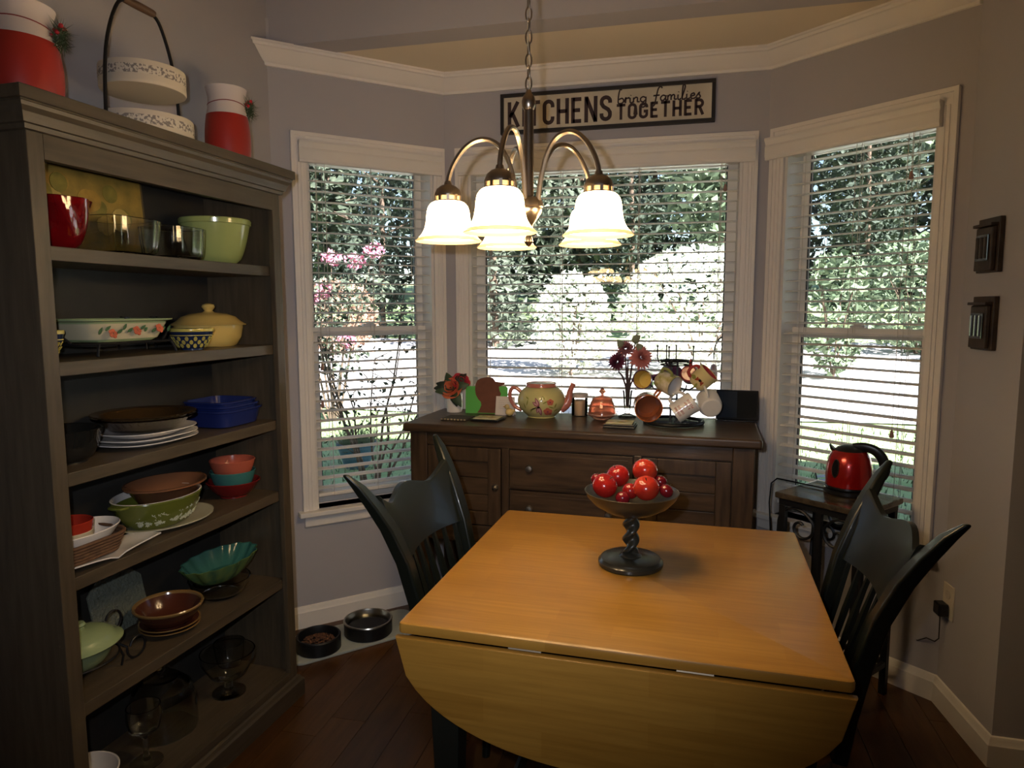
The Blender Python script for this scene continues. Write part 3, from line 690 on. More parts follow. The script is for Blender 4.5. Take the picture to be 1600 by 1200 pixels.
# ---------------------------------------------------------------- lettering
def cat_rom(P, n=5):
    out = []; P = [Vector((p[0], p[1])) for p in P]
    for i in range(len(P)-1):
        a, b, c, d = P[max(i-1, 0)], P[i], P[i+1], P[min(i+2, len(P)-1)]
        for k in range(n):
            t = k/n; out.append(.5*((2*b)+(c-a)*t+(2*a-5*b+4*c-d)*t*t+(3*b-a-3*c+d)*t**3))
    out.append(P[-1]); return [(p.x, p.y) for p in out]
def arc(cx, cz, rx, rz, a0, a1, n=8): return [(cx+rx*math.cos(math.radians(a0+(a1-a0)*i/n)), cz+rz*math.sin(math.radians(a0+(a1-a0)*i/n))) for i in range(n+1)]
ST = {
 'K': (.40, [[(0,0),(0,1)], [(.38,1),(.03,.40)], [(.12,.58),(.40,0)]]), 'I': (0, [[(0,0),(0,1)]]),
 'T': (.40, [[(.2,0),(.2,1)], [(-.06,.925),(.46,.925)]]),
 'C': (.36, [[(.36,.68)]+arc(.18,.75,.18,.17,0,180)+arc(.18,.25,.18,.17,180,360)+[(.36,.32)]]),
 'H': (.38, [[(0,0),(0,1)], [(.38,0),(.38,1)], [(0,.5),(.38,.5)]]),
 'E': (.32, [[(0,0),(0,1)], [(0,.925),(.36,.925)], [(0,.5),(.31,.5)], [(0,.075),(.36,.075)]]),
 'N': (.40, [[(0,0),(0,1)], [(.40,0),(.40,1)], [(.01,.96),(.39,.04)]]),
 'S': (.36, [[(.36,.70)]+arc(.18,.76,.18,.16,0,180)+[(.005,.68),(.08,.57),(.28,.45),(.355,.34)]+arc(.18,.24,.18,.16,0,-180)+[(0,.31)]]),
 'O': (.38, [arc(.19,.73,.19,.195,0,180)+arc(.19,.27,.19,.195,180,360)+[(.38,.27),(.38,.75)]]),
 'G': (.38, [[(.38,.68)]+arc(.19,.74,.19,.18,0,180)+arc(.19,.26,.19,.18,180,360)+[(.38,.45),(.20,.45)]]),
 'R': (.38, [[(0,0),(0,1)], [(0,.925),(.18,.925)]+arc(.19,.72,.18,.205,90,-90)+[(0,.515)], [(.2,.5),(.40,0)]]),
 'P': (.38, [[(0,0),(0,1)], [(0,.925),(.18,.925)]+arc(.19,.70,.18,.225,90,-90)+[(0,.475)]]),
 'L': (.32, [[(0,0),(0,1)], [(0,.075),(.34,.075)]]), 'A': (.40, [[(-.03,0),(.2,1)], [(.43,0),(.2,1)], [(.07,.3),(.33,.3)]]),
 'F': (.32, [[(0,0),(0,1)], [(0,.925),(.36,.925)], [(0,.5),(.31,.5)]]),
 '&': (.40, [[(.42,0),(.08,.72)]+arc(.18,.82,.11,.12,180,0,5)+[(.06,.42)]+arc(.18,.22,.18,.17,150,330,6)+[(.42,.45)]])}
def lettering(txt, h, wd, gap, maps, width=None, y0=0, y1=.001):
    """strokes of a word as one mesh; returns G with (x, y, z) local before maps"""
    tot = 0
    for ch in txt: tot += (ST[ch][0] if ch != ' ' else .3)+wd+gap
    tot -= gap; sx = (width/(tot*h)) if width else 1
    g = G(); x = wd/2
    for ch in txt:
        if ch == ' ': x += .3+wd+gap; continue
        for pl in ST[ch][1]:
            pts = [((x+p[0])*h*sx, p[1]*h) for p in pl]
            gg = G().ribbon(pts, wd*h*(.5+.5*sx), y0, y1); g.add([maps(*v) for v in gg.v], gg.f)
        x += ST[ch][0]+wd+gap
    return g
SCR = {'b': (.28, [[(.17,.93),(.10,.99),(.04,.62),(.02,.1),(.08,0),(.2,.04),(.25,.2),(.18,.36),(.05,.28)]]), 'r': (.22, [[(0,.05),(.05,.36),(.10,.33),(.19,.37),(.17,.30)], [(.06,.36),(.05,0)]]),
 'i': (.15, [[(.02,.35),(.02,.06),(.08,0),(.15,.08)], [(.04,.50),(.05,.54)]]), 'n': (.28, [[(.01,.36),(.01,0)], [(.01,.22),(.10,.36),(.17,.30),(.17,.06),(.27,.05)]]),
 'g': (.28, [[(.22,.3),(.12,.37),(.02,.25),(.04,.06),(.14,.02),(.22,.14)], [(.24,.36),(.22,-.22),(.12,-.36),(.02,-.25)]]), ' ': (.26, []),
 'f': (.28, [[(.36,.86),(.30,.98),(.20,.85),(.12,.3),(.05,-.25),(-.06,-.34)], [(.0,.38),(.26,.40)]]), 'a': (.30, [[(.22,.3),(.12,.37),(.02,.22),(.05,.03),(.14,.03),(.22,.2)], [(.24,.36),(.22,.06),(.30,.05)]]),
 'm': (.40, [[(.01,.36),(.01,0)], [(.01,.22),(.08,.36),(.14,.30),(.14,0)], [(.14,.22),(.22,.36),(.28,.30),(.28,.06),(.38,.05)]]), 'l': (.20, [[(.02,.1),(.15,.8),(.12,1.0),(.06,.88),(.04,.1),(.1,0),(.19,.08)]]),
 'e': (.24, [[(.02,.16),(.18,.24),(.14,.37),(.04,.28),(.04,.07),(.13,.0),(.24,.08)]]), 's': (.2, [[(.0,.1),(.12,.38),(.12,.26),(.17,.12),(.11,.0),(.0,.03)]])}
def script(txt, h, wd, maps, width):
    tot = sum(SCR[c][0] for c in txt); k = width/(tot*h); g = G(); x = 0
    for c in txt:
        for pl in SCR[c][1]:
            pts = [((x+px)*h*k, pz*h) for px, pz in cat_rom(pl)]; gg = G().ribbon(pts, wd, 0, .001); g.add([maps(*v) for v in gg.v], gg.f)
        x += SCR[c][0]
    return g
# ---------------------------------------------------------------- wall sign
SGN = mat('sign_cream', (.66, .60, .48), .7, col2=(.55, .48, .36), vscale=9)
SGF = mat('sign_frame_black', (.018, .015, .013), .5)
SGL = mat('sign_ink', (.045, .025, .025), .7)
sg = thing('wall_sign', 'long cream sign in black frame reading KITCHENS bring families TOGETHER', 'sign', (-.7986, A.y, 2.2139))
SL_, SH_ = .9395, .1759
obj('panel', G().box(.008, SL_-.008, -.014, -.002, .008, SH_-.008), SGN, sg, smooth=0)
for nm, b in (('frame_bar', (0, SL_, 0, .015)), ('frame_bar', (0, SL_, SH_-.015, SH_))): obj(nm, G().box(b[0], b[1], -.024, -.001, b[2], b[3]), SGF, sg, bevel=.001, smooth=0)
for a, b in ((0, .015), (SL_-.015, SL_)): obj('frame_bar', G().box(a, b, -.024, -.001, .0152, SH_-.0152), SGF, sg, bevel=.001, smooth=0)
def sgm(x0, z0): return lambda x, y, z: (x0+x, -.0142-y, z0+z)
obj('lettering', lettering('KITCHENS', .110, .155, .10, sgm(.033, .031), .470), SGL, sg, smooth=0, label='large dark word KITCHENS')
obj('lettering', lettering('TOGETHER', .066, .17, .11, sgm(.522, .033), .372), SGL, sg, smooth=0, label='smaller dark word TOGETHER')
obj('lettering', script('bring families', .060, .0062, lambda x, y, z: (.528+x, -.0154-y, .101+z), .352), SGL, sg, smooth=0, label='dark handwritten words bring families')
# ---------------------------------------------------------------- chandelier
BRS = mat('brushed_brass', (.40, .34, .28), .30, metal=1)
LAMPC = (1, .71, .39)
def shademat():
    m = bpy.data.materials.new('frosted_shade'); m.use_nodes = True; nt = m.node_tree; nt.nodes.clear()
    e = node(nt, 'ShaderNodeEmission'); e.inputs[0].default_value = (1, .71, .39, 1); e.inputs[1].default_value = 15.0
    tl = node(nt, 'ShaderNodeBsdfTranslucent'); tl.inputs[0].default_value = (.9, .75, .5, 1); d = node(nt, 'ShaderNodeBsdfDiffuse'); d.inputs[0].default_value = (.8, .72, .55, 1)
    mx = node(nt, 'ShaderNodeMixShader'); ad = node(nt, 'ShaderNodeAddShader'); o = node(nt, 'ShaderNodeOutputMaterial')
    nt.links.new(tl.outputs[0], mx.inputs[1]); nt.links.new(d.outputs[0], mx.inputs[2]); nt.links.new(mx.outputs[0], ad.inputs[0]); nt.links.new(e.outputs[0], ad.inputs[1]); nt.links.new(ad.outputs[0], o.inputs[0])
    return m
SHD = shademat()
RIM = mat('shade_rim_glass', (.8, .6, .3), .4, emit=(1, .66, .26), es=.85)
BULB = mat('lamp_bulb', (1, .9, .7), .5, emit=(1, .8, .5), es=25)
GALG = mat('shade_neck_glass', (.8, .6, .3), .4, emit=(1, .55, .16), es=.9)
CHX, CHY = -.362, 1.70
ch = thing('chandelier', 'brass chandelier with five glowing bell shades hanging over the table', 'chandelier', (CHX, CHY, 0))
obj('canopy', G().lathe([(.001, 3.15), (.06, 3.149), (.058, 3.135), (.03, 3.122), (.008, 3.115), (.001, 3.11)], 24), BRS, ch)
lk = G().tube([(.0075*math.cos(a), 0, .017*math.sin(a)) for a in [2*PI*i/14 for i in range(14)]], .0019, 6, True); lm = lk.mesh('chain_link', 60); lm.materials.append(BRS)
z = 1.968; k = 0
while z < 3.11: obj('chain_link', lm, None, ch, loc=(0, 0, z), rot=(0, .05, PI/2*(k % 2)+.5)); z += .0268; k += 1
obj('supply_wire', G().tube([(.003*math.sin(i*.9), .003*math.cos(i*.9), 1.95+i*.03) for i in range(40)], .0016, 5), mat('wire_clear', (.5, .42, .3), .4), ch)
obj('stem', G().lathe([(.001, 1.955), (.006, 1.953), (.008, 1.945), (.014, 1.938), (.0175, 1.926), (.0165, 1.914), (.012, 1.906), (.0125, 1.90), (.0125, 1.70), (.014, 1.695)], 20), BRS, ch)
obj('hub', G().lathe([(.014, 1.70), (.030, 1.695), (.036, 1.685), (.037, 1.675), (.033, 1.672), (.034, 1.668), (.032, 1.660), (.022, 1.645), (.012, 1.632), (.008, 1.62), (.009, 1.612), (.005, 1.607), (.010, 1.600), (.012, 1.590), (.006, 1.582), (.001, 1.578)], 24), BRS, ch)
vdir = math.atan2(-CHY, -CHX)
ZR = 1.592
for i, ph in enumerate((-18.5, 53.5, 125.5, 197.5, -90.5)):
    az = vdir+math.radians(ph); c, s = math.cos(az), math.sin(az)
    pr = [(.026, 1.672), (.030, 1.70), (.038, 1.745), (.052, 1.790), (.076, 1.825), (.106, 1.838), (.136, 1.833), (.163, 1.812), (.185, 1.780), (.197, 1.750), (.2, 1.728)]
    pr = cat_rom(pr, 4)
    ar = obj('arm', G().tube([(c*r, s*r, z) for r, z in pr], .0062, 8), BRS, ch)
    T = Matrix.Translation((c*.2, s*.2, ZR))
    cp = obj('shade_cap', G().lathe([(.004, .146), (.008, .146), (.010, .138), (.020, .134), (.029, .126), (.034, .114), (.034, .1085), (.030, .1085)], 22, T).lathe([(.0335, .0985), (.0355, .0985), (.0365, .094), (.0355, .092), (.0335, .092)], 22, T), BRS, ch)
    g = G()
    for k in range(10):
        a = 2*PI*k/10; g.box(.0312, .0345, -.0036, .0036, 0.096, .112, T @ Matrix.Rotation(a, 4, 'Z'))
    obj('gallery_bars', g, BRS, cp, smooth=0)
    obj('neck', G().lathe([(.0305, .092), (.0305, .114)], 20, T, cap=False), GALG, cp)
    sp = [(.031, .098), (.043, .092), (.051, .080), (.054, .064), (.056, .046), (.060, .030), (.067, .017), (.075, .008)]
    sh = obj('shade', G().lathe(cat_rom(sp, 3), 32, T, cap=False), SHD, ch)
    obj('shade_rim', G().lathe([(.075, .008), (.0795, .0035), (.083, .001), (.081, -.001), (.074, .0055)], 32, T, cap=False), RIM, sh)
    obj('bulb', G().ball((0, 0, .062), .020, 14, 8, 1.25, T), BULB, sh)
    light('chandelier_bulb', 'POINT', .8, LAMPC, (CHX+c*.2, CHY+s*.2, ZR+.022), .018)
# ---------------------------------------------------------------- pedestal bowl and fruit
PBK = mat('pedestal_dark_wood', (.030, .028, .020), .28, coat=.4)
PBB = mat('pedestal_bowl_wood', (.030, .024, .014), .35, coat=.2)
PX, PY = -.103, 1.780
pb = thing('pedestal_bowl', 'dark wooden pedestal bowl with twisted stem on the dining table', 'bowl', (PX, PY, .7502))
obj('foot', G().lathe([(.001, 0), (.082, 0), (.085, .004), (.085, .012), (.080, .016), (.078, .020), (.072, .023), (.030, .025), (.026, .030), (.018, .034), (.001, .034)], 36), PBK, pb)
R_ = []
for i in range(40):
    v = i/39; z = .030+.105*v; tw = v*2*PI*1.35; ring = []
    for j in range(24):
        a = 2*PI*j/24; r = .0165+.0065*math.cos(2*(a-tw)); ring.append((r*math.cos(a), r*math.sin(a), z))
    R_.append(ring)
obj('twisted_stem', G().rings(R_), PBK, pb, smooth=70)
obj('bowl', G().lathe([(.001, .130), (.020, .130), (.024, .134), (.060, .144), (.095, .163), (.115, .184), (.1205, .196), (.1225, .200), (.120, .201), (.116, .196), (.110, .186), (.090, .168), (.055, .151), (.001, .145)], 44), PBB, pb)
def apple_mat(n, c1, c2): return mat(n, c1, .22, col2=c2, vscale=14, stretch=(1, 1, .4), coat=.4)
AP = [apple_mat('apple_red', (.42, .015, .010), (.22, .006, .008)), apple_mat('apple_bright', (.55, .05, .015), (.33, .012, .010)), apple_mat('plum_red', (.20, .008, .014), (.10, .004, .008))]
STEM = mat('fruit_stem', (.06, .04, .02), .8)
FR = [((-.170,1.748,.968), .033, 0, 'large red apple at the left of the pedestal bowl'), ((-.142,1.815,.979), .0315, 0, 'red apple at the back left of the pedestal bowl'),
      ((-.071,1.812,.998), .0335, 1, 'topmost red apple at the back of the pedestal bowl'), ((-.064,1.742,.969), .0335, 1, 'bright red apple at the front of the pedestal bowl'),
      ((-.196,1.795,.972), .0165, 2, 'small dark plum peeking out at the far left of the bowl'), ((-.122,1.722,.944), .0185, 2, 'small dark red fruit at the front between the apples'),
      ((-.014,1.752,.962), .0185, 2, 'small dark plum at the right of the pedestal bowl'), ((-.106,1.765,.953), .0215, 0, 'small red fruit in the middle of the bowl'), ((-.030,1.805,.972), .0175, 2, 'small dark plum behind the front apple')]
for i, (p, r, mi, lb) in enumerate(FR):
    t = thing('apple' if r > .03 else 'plum', lb, 'fruit', p, i*1.3, 'fruit in the pedestal bowl'); t.rotation_euler = (random.uniform(-.7, .7), random.uniform(-.7, .7), i*1.3)
    obj('flesh', G().ball((0, 0, 0), r, 20, 12, .93, None, .16 if r > .03 else .05), AP[mi], t, smooth=80)
    obj('stem', G().tube([(0, 0, r*.72), (.002, 0, r*.95), (.004, .001, r*1.08)], .0012, 5), STEM, t)
# ---------------------------------------------------------------- pet bowls
MAT_ = mat('pet_mat', (.42, .45, .40), .7)
wd_ = (A-Lp).normalized(); pa = math.atan2(wd_.y, wd_.x)
pm = obj('pet_mat', slab(rrect(.30, .125, .05), 0, .012, .003), MAT_, None, (-1.338, 2.625, .0005), (0, 0, pa+.06), smooth=40); tag(pm, 'pale grey rounded mat under the two pet bowls', 'mat')
BKB = mat('pet_bowl_black', (.008, .008, .008), .45)
STEEL = mat('brushed_steel', (.5, .48, .42), .28, metal=1)
t = thing('pet_bowl', 'black pet bowl filled with brown kibble beside the bookcase', 'pet bowl', (-1.425, 2.475, .0127))
obj('body', G().lathe([(.001, 0), (.088, 0), (.092, .004), (.092, .056), (.089, .060), (.083, .060), (.080, .052), (.078, .02), (.001, .018)], 32), BKB, t)
g = G(); rnd = random.Random(5)
for i in range(230):
    a = rnd.random()*6.28; r = .07*math.sqrt(rnd.random()); g.ball((r*math.cos(a), r*math.sin(a), .024+.018*(1-(r/.075)**2)+rnd.random()*.004), .0052, 6, 4, .7)
kb = obj('kibble', g, mat('kibble_brown', (.13, .055, .025), .8), t); kb['kind'] = 'stuff'
t = thing('pet_bowl', 'shiny steel-lined pet bowl with water by the left baseboard', 'pet bowl', (-1.285, 2.655, .0127))
obj('body', G().lathe([(.001, 0), (.100, 0), (.104, .004), (.104, .055), (.100, .060), (.098, .058), (.096, .01), (.001, .01)], 32), BKB, t)
ln_ = obj('steel_liner', G().lathe([(.106, .060), (.104, .064), (.098, .064), (.095, .056), (.090, .016), (.084, .012), (.001, .0115)], 32), STEEL, t)
obj('water', G().lathe([(.001, .044), (.0935, .044), (.0935, .040), (.001, .040)], 32), glassmat('water', (.95, .97, .95)), ln_)
# ---------------------------------------------------------------- kettle
KRED = mat('kettle_red', (.38, .008, .006), .25, metal=.35, coat=.6)
KBLK = mat('kettle_black', (.008, .008, .009), .28)
kt = thing('kettle', 'red electric kettle with black handle on the iron side table', 'kettle', (.633, 2.700, SZT+.0003), math.radians(-18))
obj('power_base', G().lathe([(.001, 0), (.080, 0), (.083, .004), (.082, .016), (.074, .020), (.001, .020)], 36), KBLK, kt)
def ksp(t, z): return 0
obj('body', G().lathe([(.001, .0305), (.078, .0305), (.079, .045), (.0795, .070), (.0765, .105), (.069, .135), (.058, .155), (.052, .160), (.001, .160)], 40), KRED, kt)
obj('foot_ring', G().lathe([(.001, .0205), (.077, .0205), (.080, .024), (.079, .030), (.001, .0303)], 36), KBLK, kt)
ld = obj('lid', G().lathe([(.0525, .1603), (.050, .164), (.040, .172), (.020, .178), (.001, .179)], 32), KBLK, kt)
obj('spout', G().rings([[(-.040, -.020, .150), (-.040, .020, .150), (-.052, .012, .140), (-.052, -.012, .140)], [(-.058, -.016, .168), (-.058, .016, .168), (-.066, .006, .158), (-.066, -.006, .158)], [(-.068, -.009, .178), (-.068, .009, .178), (-.071, .003, .174), (-.071, -.003, .174)]]), KBLK, kt, bevel=.002)
hp = cat_rom([(.010, .172), (.045, .176), (.082, .166), (.106, .140), (.116, .105), (.108, .075), (.086, .055), (.070, .048)], 4)
obj('handle', G().tube([(x, 0, z) for x, z in hp], [.012+.003*math.sin(PI*i/(len(hp)-1)) for i in range(len(hp))], 10, flat=1.25), KBLK, kt)
M_ = Matrix.Rotation(math.radians(240), 4, 'Z')
ov = G(); ring = [(.0785*1.0, .013*math.cos(a), .10+.033*math.sin(a)) for a in [2*PI*i/24 for i in range(24)]]
def kr(z): return .0798-.0085*max(0, (z-.065)/.07)**1.6
ov.tube([(kr(p[2])+.001, p[1], p[2]) for p in ring], .0016, 6, True, M_)
fr_ = obj('gauge_rim', ov, BRS, kt)
gp = G(); gp.add([tuple(M_ @ Vector((kr(.1)+.0015, 0, .1)))]+[tuple(M_ @ Vector((kr(p[2])+.0015, p[1], p[2]))) for p in ring], [(0, i+1, (i+1) % 24+1) for i in range(24)]); obj('gauge', gp, KBLK, fr_)
obj('power_cord', G().tube([(-.08, .0, .006), (-.14, .02, .006), (-.20, .05, .005), (-.262, .075, .004), (-.285, .083, -.02), (-.29, .085, -.10), (-.275, .08, -.3), (-.25, .075, -.52), (-.25, .12, -.72), (-.2, .14, -.739)], .003, 6), KBLK, kt)
# ---------------------------------------------------------------- wall plaques, outlet
PLQ = mat('plaque_wood', (.07, .045, .03), .45, col2=(.03, .02, .014), vscale=25)
PLM = mat('plaque_metal', (.25, .24, .23), .18, metal=1)
sd = (Q-R).normalized(); sn = Vector((sd.y, -sd.x)); sa = math.atan2(sd.y, sd.x)
def onside(y): k = (y-R.y)/(Q.y-R.y); return R+(Q-R)*k
for yy, z0, h, lb, shiny in ((2.492, 1.535, .170, 'upper small dark wooden tile plaque on the right side wall', 0), (2.494, 1.290, .170, 'lower small dark tile plaque with a bright reflection', 1)):
    P = onside(yy); t = thing('wall_plaque', lb, 'plaque', (P.x, P.y, z0), sa, 'plaques on the right side wall')
    # local x along wall, -y into the room
    obj('back_board', G().box(-.062, .062, -.016, -.001, 0, h), PLQ, t, bevel=.002, smooth=0)
    obj('front_panel', G().rings([[(-.050, -.017, .006), (.050, -.017, .006), (.050, -.017, h-.028), (-.050, -.017, h-.028)], [(-.050, -.030, .006), (.050, -.030, .006), (.046, -.030, h-.030), (-.046, -.030, h-.030)]]), PLQ, t, bevel=.003, smooth=0)
    ax = [((-.034+.023*i), -.036) for i in range(4)]
    obj('glass_tile', G().box(-.036, .036, -.035, -.0301, .036, h-.052), mat('plaque_glaze', (.02, .018, .02), .06, coat=1, spec=1), t, bevel=.003, smooth=0)
    for i in range(3): obj('fluting', G().tube([(-.024+.024*i, -.0355, .044), (-.024+.024*i, -.0355, h-.060)], .005, 8), PLM if shiny else PLQ, t)
    obj('ledge', G().box(-.054, .054, -.038, -.0165, h-.0275, h-.018), PLQ, t, bevel=.002, smooth=0)
P = onside(2.605); t = thing('wall_outlet', 'white wall outlet with a black adapter plugged in', 'outlet', (P.x, P.y, .338), sa)
obj('plate', G().box(-.036, .036, -.006, -.0005, 0, .122), mat('outlet_plastic', (.66, .58, .47), .4), t, bevel=.002, smooth=0)
for z in (.036, .086): obj('socket', G().lathe([(.001, .0), (.016, 0), (.016, .002), (.001, .002)], 20, Matrix.Translation((0, -.0062, z)) @ Matrix.Rotation(PI/2, 4, 'X')), mat('outlet_socket', (.55, .48, .40), .4), t)
P = onside(2.605); t = thing('power_adapter', 'black power adapter and thin cord hanging from the wall outlet', 'adapter', (P.x, P.y, .338), sa)
obj('body', G().box(-.026, .020, -.042, -.0088, .010, .055), KBLK, t, bevel=.005, smooth=0)
obj('cord', G().tube(cat_rom3 if False else [(-.004, -.026, .012), (-.005, -.025, -.03), (-.006, -.024, -.08), (-.02, -.03, -.098), (-.06, -.04, -.105), (-.10, -.05, -.135), (-.14, -.06, -.15), (-.20, -.10, -.15), (-.30, -.2, -.2), (-.36, -.26, -.33)], .0022, 6), KBLK, t)
# picture frame on the wall beside the bookcase (seen edge-on)
t = thing('picture_frame', 'narrow dark picture frame seen edge-on between bookcase and left window', 'picture frame', (LW0.x+.001, 2.50, 1.20), BKA)
obj('frame', G().box(-.10, .10, -.024, 0, 0, .50), SGF, t, bevel=.002, smooth=0)
obj('picture', G().box(-.085, .085, -.0265, -.0242, .015, .485), mat('dull_print', (.12, .10, .06), .6, col2=(.2, .12, .05), vscale=12), t, smooth=0)
# ---------------------------------------------------------------- on the sideboard
ZS = SBT+.0004
def ceram(n, c, rough=.18, **k): return mat(n, c, rough, coat=.3, **k)
WHITE = ceram('white_glaze', (.72, .69, .66)); LEAFG = mat('silk_leaf', (.045, .075, .035), .55); LEAFD = mat('silk_leaf_dark', (.02, .03, .018), .55)
def petalleaf(g, base, d, up, ln, wd):
    d = Vector(d).normalized(); s = d.cross(Vector(up)).normalized(); n = s.cross(d); b = Vector(base); P = []
    for k in range(6):
        v = k/5; w = wd*math.sin(PI*min(.97, v*.92+.06))*.5; c = b+d*ln*v+n*(ln*.18*math.sin(PI*v)); P.append((c-s*w-n*.001, c+n*w*.35, c+s*w))
    vs = [tuple(q) for t_ in P for q in t_]; g.add(vs, [f for k in range(5) for f in ((3*k, 3*k+1, 3*k+4, 3*k+3), (3*k+1, 3*k+2, 3*k+5, 3*k+4))])
def rose(g, c, ax, r):
    M = axisM(c, ax, (1, .3, .2) if abs(ax[0]) < .8 else (0, 1, 0))
    for ring, (n, rr, hh, tilt) in enumerate(((3, .28, .55, .1), (4, .52, .55, .35), (5, .78, .5, .7), (6, 1.0, .38, 1.0))):
        for k in range(n):
            a = 2*PI*k/n+ring*.6; vs = []
            for i in range(4):
                for j in range(5):
                    u = i/3; w = (j/4-.5)*2; ang = a+w*(PI/n)*1.15; rad = r*rr*(.35+.65*u**(.6+tilt*.5))*(1-.10*w*w*u); z = r*(hh*u*(1.1-.25*ring*.5)-.10*ring*.5-.12*w*w*u)+(.04*r*math.sin(5*w+k) if i == 3 else 0)
                    vs.append((rad*math.cos(ang), rad*math.sin(ang), z))
            g.add(vs, [(i*5+j, i*5+j+1, i*5+j+6, i*5+j+5) for i in range(3) for j in range(4)], M)
def mum(g, c, ax, r, n=70, rnd=random.Random(2)):
    M = axisM(c, ax, (1, .3, .2) if abs(ax[0]) < .8 else (0, 1, 0)); ga = PI*(3-5**.5)
    for k in range(n):
        v = k/n; el = math.radians(88-115*v); a = k*ga; L = r*(.55+.45*v)*rnd.uniform(.85, 1.1); w = r*.14
        d = Vector((math.cos(a)*math.cos(el), math.sin(a)*math.cos(el), math.sin(el))); s = d.cross(Vector((0, 0, 1))); s = s.normalized() if s.length > .01 else Vector((1, 0, 0)); q = s.cross(d)
        g.add([tuple(d*r*.12), tuple(d*L*.6-s*w+q*w*.4), tuple(d*L+q*w*.8), tuple(d*L*.6+s*w+q*w*.4)], [(0, 1, 2, 3)], M)
# small white pot of silk roses
t = thing('flower_pot', 'white cup of coral silk roses at the left end of the sideboard', 'flowers', (-.984, 2.985, ZS-.0))
obj('pot', G().lathe([(.001, 0), (.034, 0), (.036, .003), (.038, .085), (.0365, .086), (.034, .08), (.032, .02), (.001, .018)], 28), WHITE, t)
CORAL = mat('rose_coral', (.62, .16, .07), .6); ROSER = mat('rose_red', (.45, .02, .04), .6)
g = G(); rose(g, (-.006, -.022, .112), (-.1, -.85, .4), .056); obj('coral_rose', g, CORAL, t, smooth=60)
g = G(); rose(g, (.030, .0, .140), (.4, -.6, .6), .046); obj('red_rose', g, ROSER, t, smooth=60)
for i, (d, L) in enumerate((((-1, -.2, .35), .075), ((-.8, -.3, -.1), .075), ((-.9, -.2, .05), .08), ((-.5, .2, .9), .075), ((.5, .2, 1), .07), ((.9, -.1, .3), .07), ((.3, -.4, -.9), .075), ((.5, -.4, -.8), .085), ((.6, .3, .8), .08))):
    g = G(); petalleaf(g, (.0, -.008, .105), d, (0, -1, .3), L*1.15, .044); obj('leaf', g, LEAFG if i % 2 else LEAFD, t, smooth=60)
obj('stems', G().tube([(0, 0, .02), (-.002, -.018, .11)], .003, 6).tube([(.005, 0, .02), (.026, 0, .135)], .003, 6), LEAFG, t)
# green card with a brown head silhouette
GREENC = mat('green_card', (.10, .42, .08), .75); BROWNC = mat('brown_card', (.16, .055, .028), .75, var=.2, vscale=30)
t = thing('silhouette_card', 'green card with a brown paper silhouette of a head in a cap', 'card', (-.828, 2.962, ZS), math.radians(2)); t.rotation_euler[0] = math.radians(-8)
def sil(px, pz): return ((px-760)*.00272, (646-pz)*.00272)
obj('backing', G().prism([(-.095, .0), (-.098, .123), (.002, .123), (.002, 0)], .000, .002, 'y').prism([(.002, .0), (.002, .123), (.090, .125), (.098, .118), (.096, .02), (.08, .0)], .0003, .0022, 'y'), GREENC, t, smooth=0)
SP = [(745,645), (749,640), (752,632), (751,627), (746,622), (742,615), (740.5,607), (741,598), (744,591), (750,587.5), (757,586), (765,585), (771,587), (775,592.5), (784,593.5), (792,594), (790,597), (781,601), (782,607), (785,613), (783,617), (783,625), (778,630), (776,637), (777,645)]
obj('silhouette', G().prism([sil(x, z) for x, z in SP][::-1], -.002, -.0004, 'y'), BROWNC, t, smooth=0, label='brown head silhouette in a cap')
obj('easel', G().prism([(.003, 0), (.06, 0), (.003, .09)], -.02, -.016, 'x'), GREENC, t, smooth=0)
# note card
CARDW = mat('note_paper', (.66, .60, .55), .85); INKG = mat('faint_ink', (.30, .27, .26), .9)
t = thing('note_card', 'small folded white note card with faint handwriting beside the teapot', 'card', (-.735, 2.945, ZS), math.radians(-4))
obj('card', G().rings([[(-.042, -.012, 0), (.045, -.012, 0), (.045, -.0112, 0), (-.042, -.0112, 0)], [(-.042, .004, .082), (.045, .004, .082), (.045, .0048, .082), (-.042, .0048, .082)]]).rings([[(-.042, .020, 0), (.045, .020, 0), (.045, .0208, 0), (-.042, .0208, 0)], [(-.042, .004, .082), (.045, .004, .082), (.045, .0048, .082), (-.042, .0048, .082)]]), CARDW, t, smooth=0)
rr = random.Random(4)
for k in range(5):
    zz = .064-k*.0085; g = G(); pts = []
    for j in range(46):
        x = -.026+.0011*j*(.8 if k == 4 else 1); pts.append((x, zz+rr.uniform(-.0013, .0013)))
    gg = G().ribbon(pts, .0006, 0, .0002); g.add([(x, -.0128+(z*.195)-y, z) for x, y, z in gg.v], gg.f); obj('handwriting', g, INKG, t, smooth=0)
# yellow bird figurine
YEL = ceram('figurine_yellow', (.62, .47, .20))
t = thing('bird_figurine', 'little yellow ceramic bird in front of the note card', 'figurine', (-.706, 2.912, ZS))
obj('body', G().ball((0, 0, .018), .019, 16, 10, .92).ball((-.010, -.004, .042), .0115, 14, 8).ball((.016, 0, .024), .010, 12, 8, .7), YEL, t, smooth=80)
obj('beak', G().lathe([(.0035, 0), (.0005, .008)], 8, axisM((-.020, -.006, .042), (-1, -.3, 0), (0, 0, 1))), mat('beak_orange', (.5, .2, .04), .5), t)
for s in (-1, 1): obj('eye', G().ball((-.016, -.004+s*.0085, .046), .0016, 8, 6), KBLK, t)
